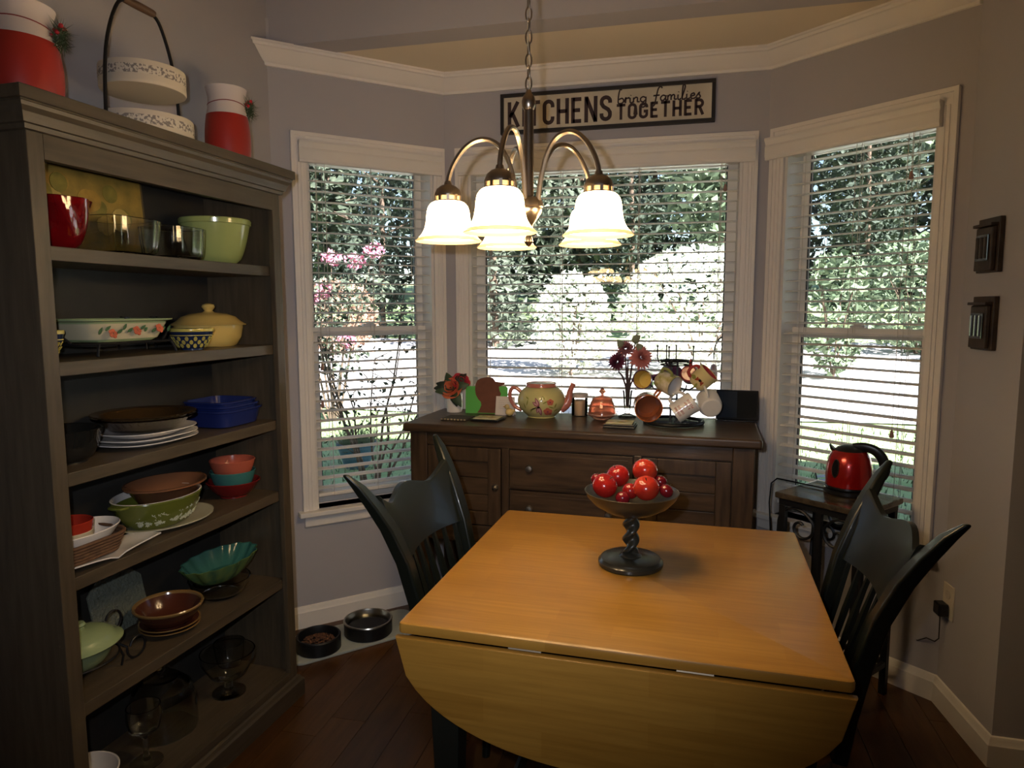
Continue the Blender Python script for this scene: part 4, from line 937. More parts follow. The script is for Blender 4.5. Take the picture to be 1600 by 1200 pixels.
# woven trivet and tile coasters
DKR = mat('trivet_dark', (.05, .042, .030), .7, bump=.3, bscale=200); TILEP = mat('tile_print', (.62, .57, .38), .4, col2=(.48, .45, .22), vscale=45)
t = thing('woven_trivet', 'dark woven trivet lying at the left front of the sideboard', 'trivet', (-.905, 2.79, ZS), math.radians(-4))
obj('pad', G().box(-.058, .058, -.055, .055, 0, .008), DKR, t, bevel=.003, smooth=0)
for i in range(8): obj('fringe', G().ball((-.052+.0149*i, -.057, .0055), .0052, 8, 6, .7), mat('fringe_tan', (.35, .27, .15), .7), t)
def tile(lb, loc, rz, n):
    t = thing('tile_coaster', lb, 'coaster', loc, rz, 'flower tile coasters')
    for k in range(n): obj('tray' if k == 0 else 'tile_edge', G().box(-.062+.002*k, .062-.002*k, -.052+.002*k, .052-.002*k, .009*k, .009*k+.0085), KBLK, t, bevel=.002, smooth=0)
    z = .009*n; pl = obj('tile', G().box(-.052, .052, -.043, .043, z, z+.004), TILEP, t, bevel=.001, smooth=0)
    r3 = random.Random(n)
    for k in range(7):
        g = G(); c = (r3.uniform(-.035, .035), r3.uniform(-.026, .026)); pg = [(c[0]+.009*math.cos(a)*(1+.3*math.cos(3*a)), c[1]+.006*math.sin(a)) for a in [2*PI*i/12 for i in range(12)]]
        obj('flower_print', g.prism(pg, z+.0041, z+.0045), [mat('print_green', (.25, .30, .12), .6), mat('print_pink', (.5, .3, .3), .6), mat('print_gold', (.5, .36, .06), .6)][k % 3], pl, smooth=0)
tile('pale flower tile coaster on a black tray beside the woven trivet', (-.770, 2.787, ZS), math.radians(-5), 1)
tile('stacked flower tile coasters in front of the pink glass dish', (-.208, 2.74, ZS), math.radians(-3), 2)
# teapot
TEA = ceram('teapot_yellow', (.56, .50, .22), col2=(.50, .47, .20), vscale=8); TEAP = ceram('teapot_pink', (.50, .17, .13)); TEAPW = ceram('teapot_inside', (.6, .5, .46))
tp = thing('teapot', 'round yellow teapot with pink handle and a painted dragonfly', 'teapot', (-.566, 2.930, ZS), math.radians(2))
TPP = [(.001, 0), (.058, 0), (.060, .004), (.066, .010), (.088, .030), (.102, .056), (.105, .076), (.100, .098), (.086, .118), (.070, .130), (.064, .133)]
obj('body', G().lathe(cat_rom(TPP, 2)+[(.061, .131), (.078, .118), (.092, .095), (.094, .07), (.075, .03), (.05, .012), (.001, .010)], 48), TEA, tp)
obj('rim', G().lathe([(.066, .1325), (.062, .1325), (.061, .138), (.058, .147), (.060, .150), (.066, .150), (.0665, .147), (.0655, .140), (.068, .134)], 40), TEAP, tp)
obj('lid_flange', G().lathe([(.001, .144), (.0575, .144), (.0575, .148), (.001, .152)], 36), TEAPW, tp)
obj('handle', G().tube([(x, 0, z) for x, z in cat_rom([(-.092, .108), (-.112, .124), (-.132, .122), (-.141, .100), (-.138, .075), (-.124, .050), (-.106, .034), (-.088, .028)], 4)], .0085, 10), TEAP, tp)
obj('spout', G().tube([(x, 0, z) for x, z in cat_rom([(.084, .040), (.108, .058), (.120, .082), (.124, .108), (.131, .128), (.140, .148)], 4)], [.024, .0235, .023, .022, .021, .020, .0185, .017, .016, .015, .0142, .0135, .013, .0125, .012, .0115, .0112, .011, .011, .0115, .012], 12), TEAP, tp)
def tr(z):
    for (r0, z0), (r1, z1) in zip(TPP, TPP[1:]):
        if z0 <= z <= z1 and z1 > z0: return r0+(r1-r0)*(z-z0)/(z1-z0)
    return .1
def decal(poly, m, nm, k=1.012, rf=tr, parent=tp):
    # fill a small outline on the pot's surface (fan with rings so that it follows the curve)
    cx = sum(p[0] for p in poly)/len(poly); cz = sum(p[1] for p in poly)/len(poly); n = len(poly); vs = []; fs = []
    def S(x, z):
        r = rf(z)*k; return (x, -math.sqrt(max(1e-6, r*r-x*x)), z)
    for q in (0.001, .35, .7, 1):
        vs += [S(cx+(x-cx)*q, cz+(z-cz)*q) for x, z in poly]
    for l in range(3):
        for i in range(n): fs.append((l*n+i, l*n+(i+1) % n, (l+1)*n+(i+1) % n, (l+1)*n+i))
    return obj(nm, G().add(vs, fs), m, parent, smooth=60)
def leafshape(x, z, ln, wd, a, n=12):
    P = []
    for i in range(n):
        t_ = 2*PI*i/n; u = ln/2*(1+math.cos(t_)); v = wd/2*math.sin(t_)*math.sin(PI*min(.95, u/ln*.75+.2)); P.append((x+u*math.cos(a)-v*math.sin(a), z+u*math.sin(a)+v*math.cos(a)))
    return P
PUR = ceram('paint_purple', (.24, .05, .10)); PKL = ceram('paint_pale_pink', (.55, .30, .30)); PRD = ceram('paint_rose', (.52, .14, .09)); PGN = ceram('paint_olive', (.26, .26, .06)); PBKM = ceram('paint_black', (.015, .012, .01))
for a, L in ((2.55, .036), (2.0, .042), (-1.95, .034), (-1.45, .044)):
    decal(leafshape(.006, .058, L, .017, a), PUR, 'dragonfly_wing'); decal(leafshape(.006+.007*math.cos(a), .058+.007*math.sin(a), L*.72, .009, a), PKL, 'dragonfly_wing', 1.018)
decal(leafshape(.010, .056, .014, .010, 3.3), PBKM, 'dragonfly_body', 1.02)
decal(leafshape(.000, .056, -.042, .005, .42), PBKM, 'dragonfly_body', 1.02)
for x, z, r in ((.040, .034, .017), (.052, .076, .013)):
    for k in range(5): a = 2*PI*k/5+.3; decal([(x+.55*r*math.cos(a)+.55*r*math.cos(b), z+.55*r*math.sin(a)+.55*r*math.sin(b)) for b in [2*PI*i/10 for i in range(10)]], PRD, 'painted_flower', 1.012+.001*k)
    decal([(x+.25*r*math.cos(b), z+.25*r*math.sin(b)) for b in [2*PI*i/8 for i in range(8)]], PUR, 'painted_flower', 1.022)
for x, z, L, a in ((.02, .07, .03, .5), (.045, .058, .025, -.4), (-.05, .06, .03, 1.3), (-.055, .045, .028, 1.9), (-.035, .03, .026, 1.0), (.068, .05, .024, 1.2), (.064, .034, .02, .6), (.012, .082, .022, 1.1), (-.04, .088, .018, 2.5), (.03, .088, .02, 2.2)): decal(leafshape(x, z, L, .006, a), PGN, 'painted_vine')
# candle jar
t = thing('candle_jar', 'small tan candle in a glass jar with pale lid beside the teapot', 'candle', (-.407, 3.0, ZS))
obj('wax', G().lathe([(.001, .003), (.032, .003), (.033, .008), (.033, .068), (.001, .068)], 28), mat('wax_tan', (.62, .45, .28), .6, sss=.2), t)
obj('jar', G().lathe([(.001, 0), (.034, 0), (.036, .004), (.036, .080), (.0345, .082), (.0345, .004), (.001, .0025)], 28), glassmat('jar_glass', (.97, .95, .93)), t)
obj('lid', G().lathe([(.001, .0822), (.037, .0822), (.037, .097), (.035, .099), (.001, .0995)], 28), mat('lid_pale', (.50, .44, .40), .5), t)
# pink glass covered dish
PKG = mat('pink_glass', (.80, .36, .24), .08, trans=.75, ior=1.45, coat=.2); 
t = thing('candy_dish', 'pink pressed-glass covered dish with pointed knob', 'candy dish', (-.300, 2.925, ZS))
obj('dish', G().lathe([(.001, 0), (.036, 0), (.040, .004), (.056, .014), (.066, .020), (.066, .023), (.055, .021), (.001, .010)], 40), PKG, t)
obj('cover', G().lathe([(.060, .0235), (.059, .030), (.055, .050), (.048, .072), (.044, .080), (.044, .088), (.036, .095), (.018, .099), (.008, .101), (.001, .1015), (.001, .098), (.03, .092), (.040, .083), (.050, .050), (.054, .0235)], 40, wav=lambda a, z: .022*math.cos(20*a+z*260)*(1 if .028 < z < .075 else 0)), PKG, t)
obj('knob', G().lathe([(.005, .1016), (.007, .105), (.005, .109), (.013, .115), (.015, .119), (.007, .130), (.001, .136)], 8), PKG, t, smooth=20)
# bud vase with mums
t = thing('flower_vase', 'clear bud vase of pink and plum mums before the wide window', 'vase', (-.198, 2.995, ZS))
VG = glassmat('vase_glass', (.96, .98, .96))
obj('vase', G().lathe([(.001, 0), (.038, 0), (.040, .003), (.034, .008), (.012, .016), (.009, .026), (.013, .036), (.017, .060), (.018, .090), (.022, .118), (.0205, .118), (.016, .09), (.0145, .06), (.010, .040), (.001, .038)], 28), VG, t)
SMK = mat('stem_brown', (.07, .045, .05), .8)
g = G()
for dx, dz in ((-.04, .20), (.05, .21), (-.012, .28), (.03, .33), (.0, .25)): g.tube([(dx*.05, 0, .045), (dx*.15, 0, .13), (dx*.6, -.004, .17+(dz-.17)*.4), (dx, -.01, dz)], [.0055, .0055, .004, .003], 6)
obj('stems', g, SMK, t)
for nm, c, ax, r, col in (('plum_mum', (-.045, -.012, .242), (-.55, -.7, .3), .050, (.16, .03, .07)), ('pink_mum', (.056, -.015, .262), (.4, -.8, .35), .060, (.62, .21, .18)), ('dusty_mum', (-.010, -.012, .300), (-.1, -.8, .6), .042, (.34, .13, .14)), ('pale_bud', (-.030, -.005, .275), (-.7, -.5, .5), .030, (.40, .24, .26))):
    g = G(); mum(g, c, ax, r, 120); obj(nm, g, mat('petal_'+nm, col, .6), t, smooth=0)
for i, (b, d, L) in enumerate((((.03, -.01, .32), (.1, -.5, .8), .05), ((.02, -.01, .33), (.6, -.3, .5), .045), ((-.02, -.01, .30), (-.5, -.4, .8), .05), ((.03, -.01, .30), (.8, -.3, .3), .04))):
    g = G(); petalleaf(g, b, d, (0, -1, .2), L, .034); obj('leaf', g, mat('leaf_pale', (.24, .27, .17), .6), t, smooth=60)
# mug tree
mt = thing('mug_tree', 'black iron mug rack with ring base on the sideboard', 'mug rack', (-.002, 2.880, ZS))
def circ(r, z, n=36): return [(r*math.cos(2*PI*i/n), r*math.sin(2*PI*i/n), z) for i in range(n)]
obj('base_ring', G().tube(circ(.118, .008), .0075, 8, True), IRON, mt)
obj('base_bars', G().box(-.116, .116, -.004, .004, .001, .009).box(-.004, .004, -.116, .116, .001, .009), IRON, mt, smooth=0)
obj('post', G().box(-.016, -.008, -.004, .004, .009, .26).box(.008, .016, -.004, .004, .009, .26).box(-.016, .016, -.004, .004, .12, .128), IRON, mt, smooth=0)
obj('top_ring', G().tube(circ(.055, .258), .0045, 6, True).tube(circ(.055, .242), .003, 6, True), IRON, mt)
HK = []
for i in range(4):
    a = .5+i*PI/2; c, s = math.cos(a), math.sin(a)
    obj('hook', G().tube([(c*.012, s*.012, .15), (c*.07, s*.07, .135), (c*.095, s*.095, .15), (c*.10, s*.10, .168)], .0032, 6), IRON, mt)
for c, s in ((-.62, .1), (-.30, .45), (.05, .55), (.66, .05), (-.2, -.5)):
    obj('hook', G().tube([(c*.075, s*.075, .25), (c*.10, s*.10, .25), (c*.112, s*.112, .27), (c*.112, s*.112, .315)], .0028, 6).ball((c*.112, s*.112, .317), .0042, 8, 6), IRON, mt)
def mug(lb, loc, axis, hdir, r, h, mo, mi, mh, foot=.75, flare=1.0, deco=None):
    t = thing('mug', lb, 'mug', M=axisM(loc, axis, hdir), group='mugs on the mug rack')
    z0 = -h/2
    obj('cup', G().lathe([(.001, z0), (r*foot, z0), (r*(foot+.12), z0+.004), (r*1.0, z0+h*.28), (r*flare, z0+h), (r*flare-.003, z0+h+.0008), (r*flare-.0045, z0+h-.002)], 36), mo, t)
    obj('inside', G().lathe([(r*flare-.0046, z0+h-.001), (r-.0052, z0+h*.3), (r*foot, z0+.010), (.001, z0+.008)], 36, cap=False), mi, t)
    obj('handle', G().tube([(r*(1+q*.62)-.001, 0, z) for q, z in cat_rom([(-.02, h*.30), (.55, h*.34), (.95, h*.16), (1.0, -.02*h), (.75, -h*.2), (.2, -h*.30), (-.06, -h*.30)], 4)], .0052, 8, flat=1.25), mh, t)
    if deco: deco(t, r, h)
    return t
MY = ceram('mug_yellow', (.62, .44, .10)); MO = ceram('mug_orange', (.48, .14, .04)); MOI = ceram('mug_orange_inside', (.26, .075, .03)); MRD = ceram('mug_red', (.42, .05, .05)); MPU = ceram('mug_plum', (.10, .04, .09)); MGR = ceram('mug_green', (.25, .26, .08))
MFL = mat('mug_floral', (.66, .58, .46), .2, col2=(.34, .30, .08), vscale=38, coat=.3); MCR = ceram('mug_cream', (.66, .54, .26))
def bird(t, r, h):
    def pl(pts, m, k): decal([(1.45*a_, 1.45*b_) for a_, b_ in pts], m, 'painted_birdhouse', k, lambda z: r*1.0, t)
    pl([(-.012, -.012), (.012, -.012), (.012, .010), (-.012, .010)], ceram('paint_house_red', (.34, .06, .03)), 1.015); pl([(-.017, .008), (.017, .008), (.014, .022), (-.010, .022)], PBKM, 1.02); pl(leafshape(-.012, -.006, -.016, .012, .3), PGN, 1.02); pl([(.004*math.cos(a), -.002+.004*math.sin(a)) for a in [2*PI*i/10 for i in range(10)]], PBKM, 1.025); pl(leafshape(.0, -.012, .02, .008, -1.4), PGN, 1.02)
INKR = mat('mug_ink_red', (.42, .10, .07), .4)
def mugtext(t, r, h):
    for k, (tx, w_) in enumerate((('STRONG', .040), ('COFFEE', .040), ('&', .006), ('A NAP', .034), ('PLEASE', .040))):
        z0 = -h*.5+h*(.84-.155*k) if False else h*.5-h*(.20+.155*k)
        def mp(x, y, z, w_=w_, z0=z0):
            a = (x-w_/2)/r; rr_ = r*1.006+y; return (rr_*math.sin(a), -rr_*math.cos(a), -(z0)+(-z)*-1*1.0-0) if False else (rr_*math.sin(a), -rr_*math.cos(a), z0+z)
        obj('mug_lettering', lettering(tx, .0085, .14, .12, mp, w_), INKR, t, smooth=0)
mug('yellow-lined mug at the upper left of the mug rack', (-.118, 2.822, 1.137), (-.22, -.95, .12), (.9, -.2, .35), .040, .075, MPU, MY, MPU)
mug('white-lined floral mug at the upper centre of the mug rack', (-.030, 2.792, 1.130), (.72, -.55, -.28), (-.35, -.2, .9), .041, .082, MFL, WHITE, MGR, .72, 1.06)
mug('cream mug painted with a birdhouse at the upper right of the rack', (.108, 2.860, 1.142), (.62, -.15, .62), (-.62, -.3, .60), .042, .080, MCR, MRD, MRD, .66, 1.05, None)
mug('orange mug facing outward at the lower left of the rack', (-.105, 2.815, 1.030), (.16, -.97, -.10), (.55, .05, .8), .056, .085, MO, MOI, MO, .7)
m5 = mug('white mug with red lettering tilted at the front of the rack', (.040, 2.785, 1.033), (-.80, -.10, -.56), (-.55, .15, .80), .042, .092, WHITE, CARDW, WHITE, .94)
mug('plain white mug turned bottom outward at the lower right of the rack', (.138, 2.850, 1.042), (-.15, .93, .30), (-.3, .3, .9), .047, .088, WHITE, WHITE, WHITE, .74)
mug('red mug hanging behind the upper right of the rack', (.060, 2.945, 1.150), (.1, .9, -.2), (0, -.4, .9), .038, .078, MRD, WHITE, MRD)
mug('dark plum mug hanging behind the upper centre of the rack', (-.010, 2.965, 1.150), (-.3, .9, 0), (-.3, -.3, .9), .040, .078, MPU, WHITE, MPU)
for t in [o for o in bpy.data.objects if o.name.startswith('mug') and o.get('label', '').startswith('cream mug')]:
    # painting faces the viewer: turn about the mug's axis to the camera side
    dv = t.matrix_basis.to_3x3().inverted() @ (Vector((0, 0, 1.42))-t.location); a = math.atan2(dv.y, dv.x)+PI/2
    e_ = bpy.data.objects.new('painting', None); bird(t, .042, .08)
    for c_ in t.children:
        if c_.name.startswith('painted_birdhouse'): c_.rotation_euler = (0, 0, a)
    bpy.data.objects.remove(e_)
mugtext(m5, .042, .092)
dv = m5.matrix_basis.to_3x3().inverted() @ (Vector((0, 0, 1.42))-m5.location); a = math.atan2(dv.y, dv.x)+PI/2
for c_ in m5.children:
    if c_.name.startswith('mug_lettering'): c_.rotation_euler = (0, 0, a)
# dark tablet / frame
KMT = mat('matte_black', (.010, .010, .012), .65, spec=.25)
t = thing('tablet', 'dark flat tablet leaning at the right end of the sideboard', 'tablet', (.258, 3.005, ZS), SBA)
M_ = Matrix.Rotation(math.radians(-9), 4, 'X')
obj('case', G().box(-.085, .085, -.005, .005, .004, .128, M_), KMT, t, bevel=.003, smooth=0)
obj('screen', G().box(-.078, .000, -.0062, -.0052, .012, .122, M_), mat('screen_navy', (.020, .028, .042), .7, spec=.2), t, smooth=0)
obj('screen_dark', G().box(.0005, .078, -.0062, -.0052, .012, .122, M_), mat('screen_black', (.006, .007, .008), .7, spec=.2), t, smooth=0)
obj('stand', G().box(-.08, .08, -.035, .05, 0, .006), KBLK, t, bevel=.002, smooth=0)
# ---------------------------------------------------------------- dishes on the bookcase
def bprof(R, h, rf, th=.005, p=.55, foot=.004, n=9, lip=0):
    o_ = [(.001, 0), (rf, 0), (rf, foot)]+[(rf+(R-rf)*(i/n)**p, foot+(h-foot)*(i/n)) for i in range(1, n+1)]
    if lip: o_ += [(R+lip, h+.001), (R+lip, h+.005), (R, h+.006)]
    i_ = [(max(.002, rf-.002+(R-th-rf+.002)*(i/n)**p), foot+th+(h-foot-th)*(i/n)) for i in range(n, -1, -1)]
    return o_+[(R-th*.5, h+.0015 if not lip else h+.006)]+i_+[(.001, foot+th*.9)]
def dish(nm, lb, cat, s, t, z, rz, prof, m, n=36, group='dishes on the bookcase', part='body', **k):
    th = thing(nm, lb, cat, bk(s, t, z+.0004), BKA+rz, group); obj(part, G().lathe(prof, n, **k), m, th); return th
CG = mat('clear_glass', (.93, .95, .93), .03, trans=1, ior=1.45)
GLS = glassmat('dish_glass', (.86, .88, .84))
# --- on top
def vase(lb, s, t, z, R, H, sprig):
    th = thing('red_white_vase', lb, 'vase', bk(s, t, z), BKA, 'red and white vases on the bookcase')
    RED = ceram('vase_red', (.34, .022, .015), .42); CRM = mat('vase_cream', (.64, .56, .53), .5)
    P = [(R*.001, 0), (R*.86, 0), (R*.9, .004), (R*.98, H*.18), (R*1.0, H*.38), (R*.96, H*.54), (R*.90, H*.66)]
    obj('body', G().lathe(cat_rom(P[1:], 3)+[(R*.84, H*.66), (R*.9, H*.4), (R*.8, .01), (.001, .008)], 40), RED, th)
    obj('neck', G().lathe([(R*.90, H*.661), (R*.84, H*.74), (R*.80, H*.82), (R*.80, H*.89), (R*.86, H*.955), (R*.90, H), (R*.87, H), (R*.77, H*.9), (R*.77, H*.8), (R*.86, H*.661)], 40), CRM, th)
    tw = obj('twine', G().tube([(R*.815*math.cos(a), R*.815*math.sin(a), H*.80+.004*math.sin(a*2)) for a in [2*PI*i/40 for i in range(40)]], .0015, 5, True), mat('twine_red', (.25, .04, .04), .8), th)
    sx, sy, sz = sprig; g = G(); r_ = random.Random(8)
    for k in range(190):
        d = Vector((r_.gauss(0, 1), r_.gauss(0, 1), r_.gauss(0, 1))).normalized(); b = Vector((sx, sy, sz))+Vector((r_.uniform(-.012, .012), r_.uniform(-.012, .012), r_.uniform(-.022, .022)))
        e_ = b+d*r_.uniform(.018, .036); q = d.cross(Vector((.3, .5, .8))).normalized()*.0011; g.add([tuple(b-q), tuple(b+q), tuple(e_)], [(0, 1, 2)])
    sp = obj('pine_sprig', g, mat('pine_green', (.03, .055, .02), .6), th, smooth=0)
    for k in range(7): obj('berry', G().ball((sx+r_.uniform(-.016, .016), sy+r_.uniform(-.016, .016), sz+r_.uniform(0, .03)), .0055, 10, 6), mat('berry_red', (.45, .02, .03), .25), sp)
    return th
ZT = BH+.0006
# sprig offsets in local frame: +x far, -y towards the room
vase('large red and white vase at the left end of the bookcase top', .122, .150, ZT, .088, .232, (.040, -.082, .168))
vase('smaller red and white vase at the right end of the bookcase top', .858, .155, ZT, .073, .262, (.034, -.064, .200))
CRW = mat('tray_cream', (.60, .53, .42), .65); CRB = mat('tray_dull_wood', (.20, .17, .09), .8)  # second colour is a plain dull brown, not assigned
def worn():
    m = bpy.data.materials.new('tray_worn_paint'); m.use_nodes = True; nt = m.node_tree; b = nt.nodes['Principled BSDF']; b.inputs['Roughness'].default_value = .65
    tc = node(nt, 'ShaderNodeTexCoord'); n = node(nt, 'ShaderNodeTexNoise'); n.inputs['Scale'].default_value = 130; n.inputs['Detail'].default_value = 5; nt.links.new(tc.outputs['Object'], n.inputs['Vector'])
    cr = node(nt, 'ShaderNodeValToRGB'); cr.color_ramp.elements[0].position = .5; cr.color_ramp.elements[1].position = .54; cr.color_ramp.elements[0].color = (.62, .56, .46, 1); cr.color_ramp.elements[1].color = (.22, .19, .17, 1)
    nt.links.new(n.outputs['Fac'], cr.inputs[0]); nt.links.new(cr.outputs[0], b.inputs['Base Color']); return m
WRN = worn()
th = thing('tiered_stand', 'two-tier cream tray stand with black hoop and wooden handle', 'tray stand', bk(.50, .155, ZT), BKA)
def oval(r, a, b, z0, z1):
    return [(r, z0), (r, z1)]
for z0, R in ((.010, .128), (.146, .113)):
    tr_ = obj('tray', G().lathe([(.001, z0), (R*.98, z0), (R, z0+.004), (R, z0+.010), (R*1.0, z0+.058), (R*.995, z0+.062), (R*.95, z0+.062), (R*.94, z0+.012), (.001, z0+.010)], 40), CRW, th)
    obj('worn_band', G().lathe([(R*1.004, z0+.024), (R*1.006, z0+.026), (R*1.006, z0+.046), (R*1.004, z0+.048)], 40, cap=False), WRN, tr_)
hp = cat_rom([(-.134, .0), (-.136, .06), (-.130, .18), (-.114, .27), (-.084, .348), (-.055, .380), (0, .386), (.055, .380), (.084, .348), (.114, .27), (.130, .18), (.136, .06), (.134, .0)], 4)
obj('hoop', G().tube([(x, 0, z) for x, z in hp], .0048, 8), IRON, th)
obj('feet_ring', G().tube(circ(.134, .0055, 40), .005, 6, True), IRON, th)
obj('wooden_handle', G().lathe([(.001, -.055), (.0095, -.055), (.0105, -.050), (.0115, 0), (.0105, .050), (.0095, .055), (.001, .055)], 14, Matrix.Translation((0, 0, .385)) @ Matrix.Rotation(PI/2, 4, 'Y')), wood('handle_wood', (.16, .09, .05), (.09, .05, .03), 'x', 8), th)
# --- shelf 1 (z = SH[5])
z = SH[5]
th = thing('fruit_picture', 'old painted fruit picture leaning at the back of the top shelf', 'picture', bk(.325, .255, z+.0005), BKA); th.rotation_euler = (math.radians(-4), 0, BKA)
obj('board', G().box(-.26, .26, -.006, .006, 0, .245), mat('board_edge', (.10, .075, .035), .7), th, smooth=0)
obj('canvas', G().box(-.252, .252, -.0072, -.0062, .006, .239), mat('canvas_ochre', (.40, .26, .05), .6, col2=(.16, .13, .03), vscale=16), th, smooth=0)
r_ = random.Random(3)
for k in range(16):
    x, zz, rr = r_.uniform(-.1, .23), r_.uniform(.05, .20), r_.uniform(.020, .034)
    obj('painted_fruit', G().prism([(x+rr*math.cos(a), zz+rr*math.sin(a)) for a in [2*PI*i/18 for i in range(18)]], -.0074-.0002*k, -.0073, 'y'), [mat('fruit_ochre', (.45, .28, .05), .6, var=.4, vscale=30), mat('fruit_olive', (.26, .22, .04), .6, var=.4, vscale=30), mat('fruit_gold', (.52, .38, .10), .6, var=.4, vscale=30)][k % 3], th, smooth=0)
RGL = mat('ruby_glass', (.30, .004, .008), .05, trans=.55, ior=1.5, coat=.5)
dish('ruby_glass_bowl', 'ruby red swirled glass bowl on the top shelf', 'bowl', .165, .125, z, 0, bprof(.078, .125, .035, .006, .5), RGL, 48, wav=lambda a, q: .05*math.sin(7*a+q*40)*min(1, q/.06))
dish('glass_dish', 'square fluted clear glass dish before the fruit picture', 'dish', .350, .135, z, 0, bprof(.092, .098, .075, .005, .35), CG, 64, ex=4.5, wav=lambda a, q: .012*math.cos(24*a))
dish('glass_dish', 'small fluted clear glass dish beside the green bowl', 'dish', .525, .105, z, 0, bprof(.074, .092, .062, .005, .35), CG, 64, ex=4.5, wav=lambda a, q: .012*math.cos(20*a))
GRB = ceram('bowl_apple_green', (.34, .40, .14))
th = dish('mixing_bowl', 'large apple green mixing bowl on the top shelf', 'bowl', .768, .150, z, 0, bprof(.110, .145, .058, .006, .48), GRB, 48)
obj('scalloped_band', G().lathe([(.1075, .129), (.1115, .131), (.1125, .144), (.1105, .1475), (.108, .1475)], 72, wav=lambda a, q: .006*math.cos(14*a) if q < .135 else 0, cap=False), GRB, th)
# --- shelf 2
z = SH[4]
th = thing('wire_stand', 'black wire casserole stand on the second shelf', 'stand', bk(.315, .145, z+.0005), BKA)
obj('rim', G().tube([(x, y, .034) for x, y in rrect(.150, .095, .05, 6)], .0035, 6, True), IRON, th)
for sx in (-1, 1):
    for sy in (-1, 1): obj('leg', G().tube([(sx*.120, sy*.095, .034), (sx*.128, sy*.100, .020), (sx*.132, sy*.102, .0035)], .0035, 6), IRON, th)
    obj('handle_loop', G().tube([(sx*.148, -.04, .034), (sx*.172, -.035, .056), (sx*.182, 0, .068), (sx*.172, .035, .056), (sx*.148, .04, .034)], .0032, 6), IRON, th)
CGN = ceram('casserole_green', (.30, .38, .20))
th = dish('casserole_dish', 'oblong pale green casserole with painted flowers in the wire stand', 'dish', .315, .145, z+.0585, 0, [(.001, 0), (.66, 0), (.72, .006), (.90, .052), (.99, .056), (1.0, .060), (.93, .060), (.84, .05), (.68, .01), (.001, .008)], CGN, 56, sx=.160, sy=.110, ex=4)
th.location = bk(.315, .145, z+.038)
for k in range(13):
    x = -.115+.019*k; zz = .028+.006*math.sin(k*2.1); fl = (k % 4 == 2); y = -.110*(.80+.09*(zz-.006)/.046*2)*.985
    M = Matrix.Translation((x, y-.0035, zz)) @ Matrix.Rotation(math.radians(-20), 4, 'X')
    if fl:
        for q in range(5): a = 2*PI*q/5; obj('painted_petal', G().prism([(.0075*math.cos(a)+.006*math.cos(b), .0075*math.sin(a)+.006*math.sin(b)) for b in [2*PI*i/8 for i in range(8)]], -.001, .0005+.0001*q, 'y'), ceram('paint_coral', (.52, .13, .07)), th, M=M, smooth=0)
    else:
        obj('painted_leaf', G().prism(leafshape(-.010, -.006+.004*(k % 3), .026, .008, .5 if k % 2 else -.4+1.2), -.001, .0006, 'y'), ceram('paint_leaf_green', (.06, .13, .06)), th, M=M, smooth=0)
obj('cream_band', G().lathe([(.735, .007), (.885, .048)], 56, sx=.1615, sy=.1112, ex=4, cap=False), ceram('casserole_cream', (.55, .50, .34)), th)
def yb(nm, lb, s, t, z, R, h):
    th = dish(nm, lb, 'bowl', s, t, z, 0, bprof(R, h, R*.48, .004, .6), ceram('bowl_navy', (.015, .025, .07)), 36)
    YM = ceram('spot_yellow', (.50, .42, .10))
    obj('yellow_rim', G().lathe([(R*1.0, h-.006), (R*1.015, h-.002), (R*1.0, h+.003), (R*.955, h+.002)], 36, cap=False), YM, th)
    obj('yellow_ring', G().lathe([(R*.925, h*.70), (R*.955, h*.705), (R*.955, h*.74), (R*.94, h*.745)], 36, cap=False), YM, th)
    for row in range(3):
        for k in range(14):
            a = 2*PI*(k+.5*(row % 2))/14; zz = h*(.22+.17*row); rr = R*(.48+.52*((zz-.004)/(h-.004))**.6)*1.008
            M = Matrix.Translation((rr*math.cos(a), rr*math.sin(a), zz)) @ Matrix.Rotation(a, 4, 'Z') @ Matrix.Rotation(math.radians(32), 4, 'Y')
            g = G().prism([(.0052*math.cos(b), .0075*math.sin(b)) for b in [2*PI*i/10 for i in range(10)]], -.001, .0009, 'x'); obj('yellow_spot', g, YM, th, M=M, smooth=0)
    return th
yb('patterned_bowl', 'small navy bowl with yellow spots in front of the yellow casserole', .560, .085, z, .064, .062)
yb('patterned_bowl', 'navy bowl with yellow spots half hidden by the bookcase edge', .082, .100, z, .047, .070)
YCS = ceram('casserole_yellow', (.60, .44, .14))
th = dish('covered_casserole', 'yellow lidded casserole on the second shelf', 'casserole', .745, .175, z, 0, [(.001, 0), (.70, 0), (.76, .004), (.90, .030), (.95, .062), (.955, .070), (.90, .070), (.88, .05), (.7, .01), (.001, .008)], YCS, 44, sx=.128, sy=.100)
ld = obj('lid', G().lathe([(1.10, .0705), (1.12, .073), (1.04, .078), (.94, .084), (.80, .098), (.55, .108), (.2, .112), (.16, .114), (.12, .118), (.16, .124), (.20, .130), (.17, .138), (.08, .142), (.001, .143)], 44, sx=.118, sy=.098), YCS, th)
th = thing('wire_rack', 'round black wire rack behind the casseroles', 'rack', bk(.515, .235, z+.0005), BKA)
obj('ring', G().tube([(p[0], p[1]*.5, .085+.015*math.sin(i)) for i, p in enumerate(circ(.072, 0, 24))], .003, 6, True), IRON, th)
for a in (.3, 2.4, 4.5): obj('leg', G().tube([(.070*math.cos(a), .035*math.sin(a), .088), (.074*math.cos(a), .038*math.sin(a), .0035)], .003, 6), IRON, th)
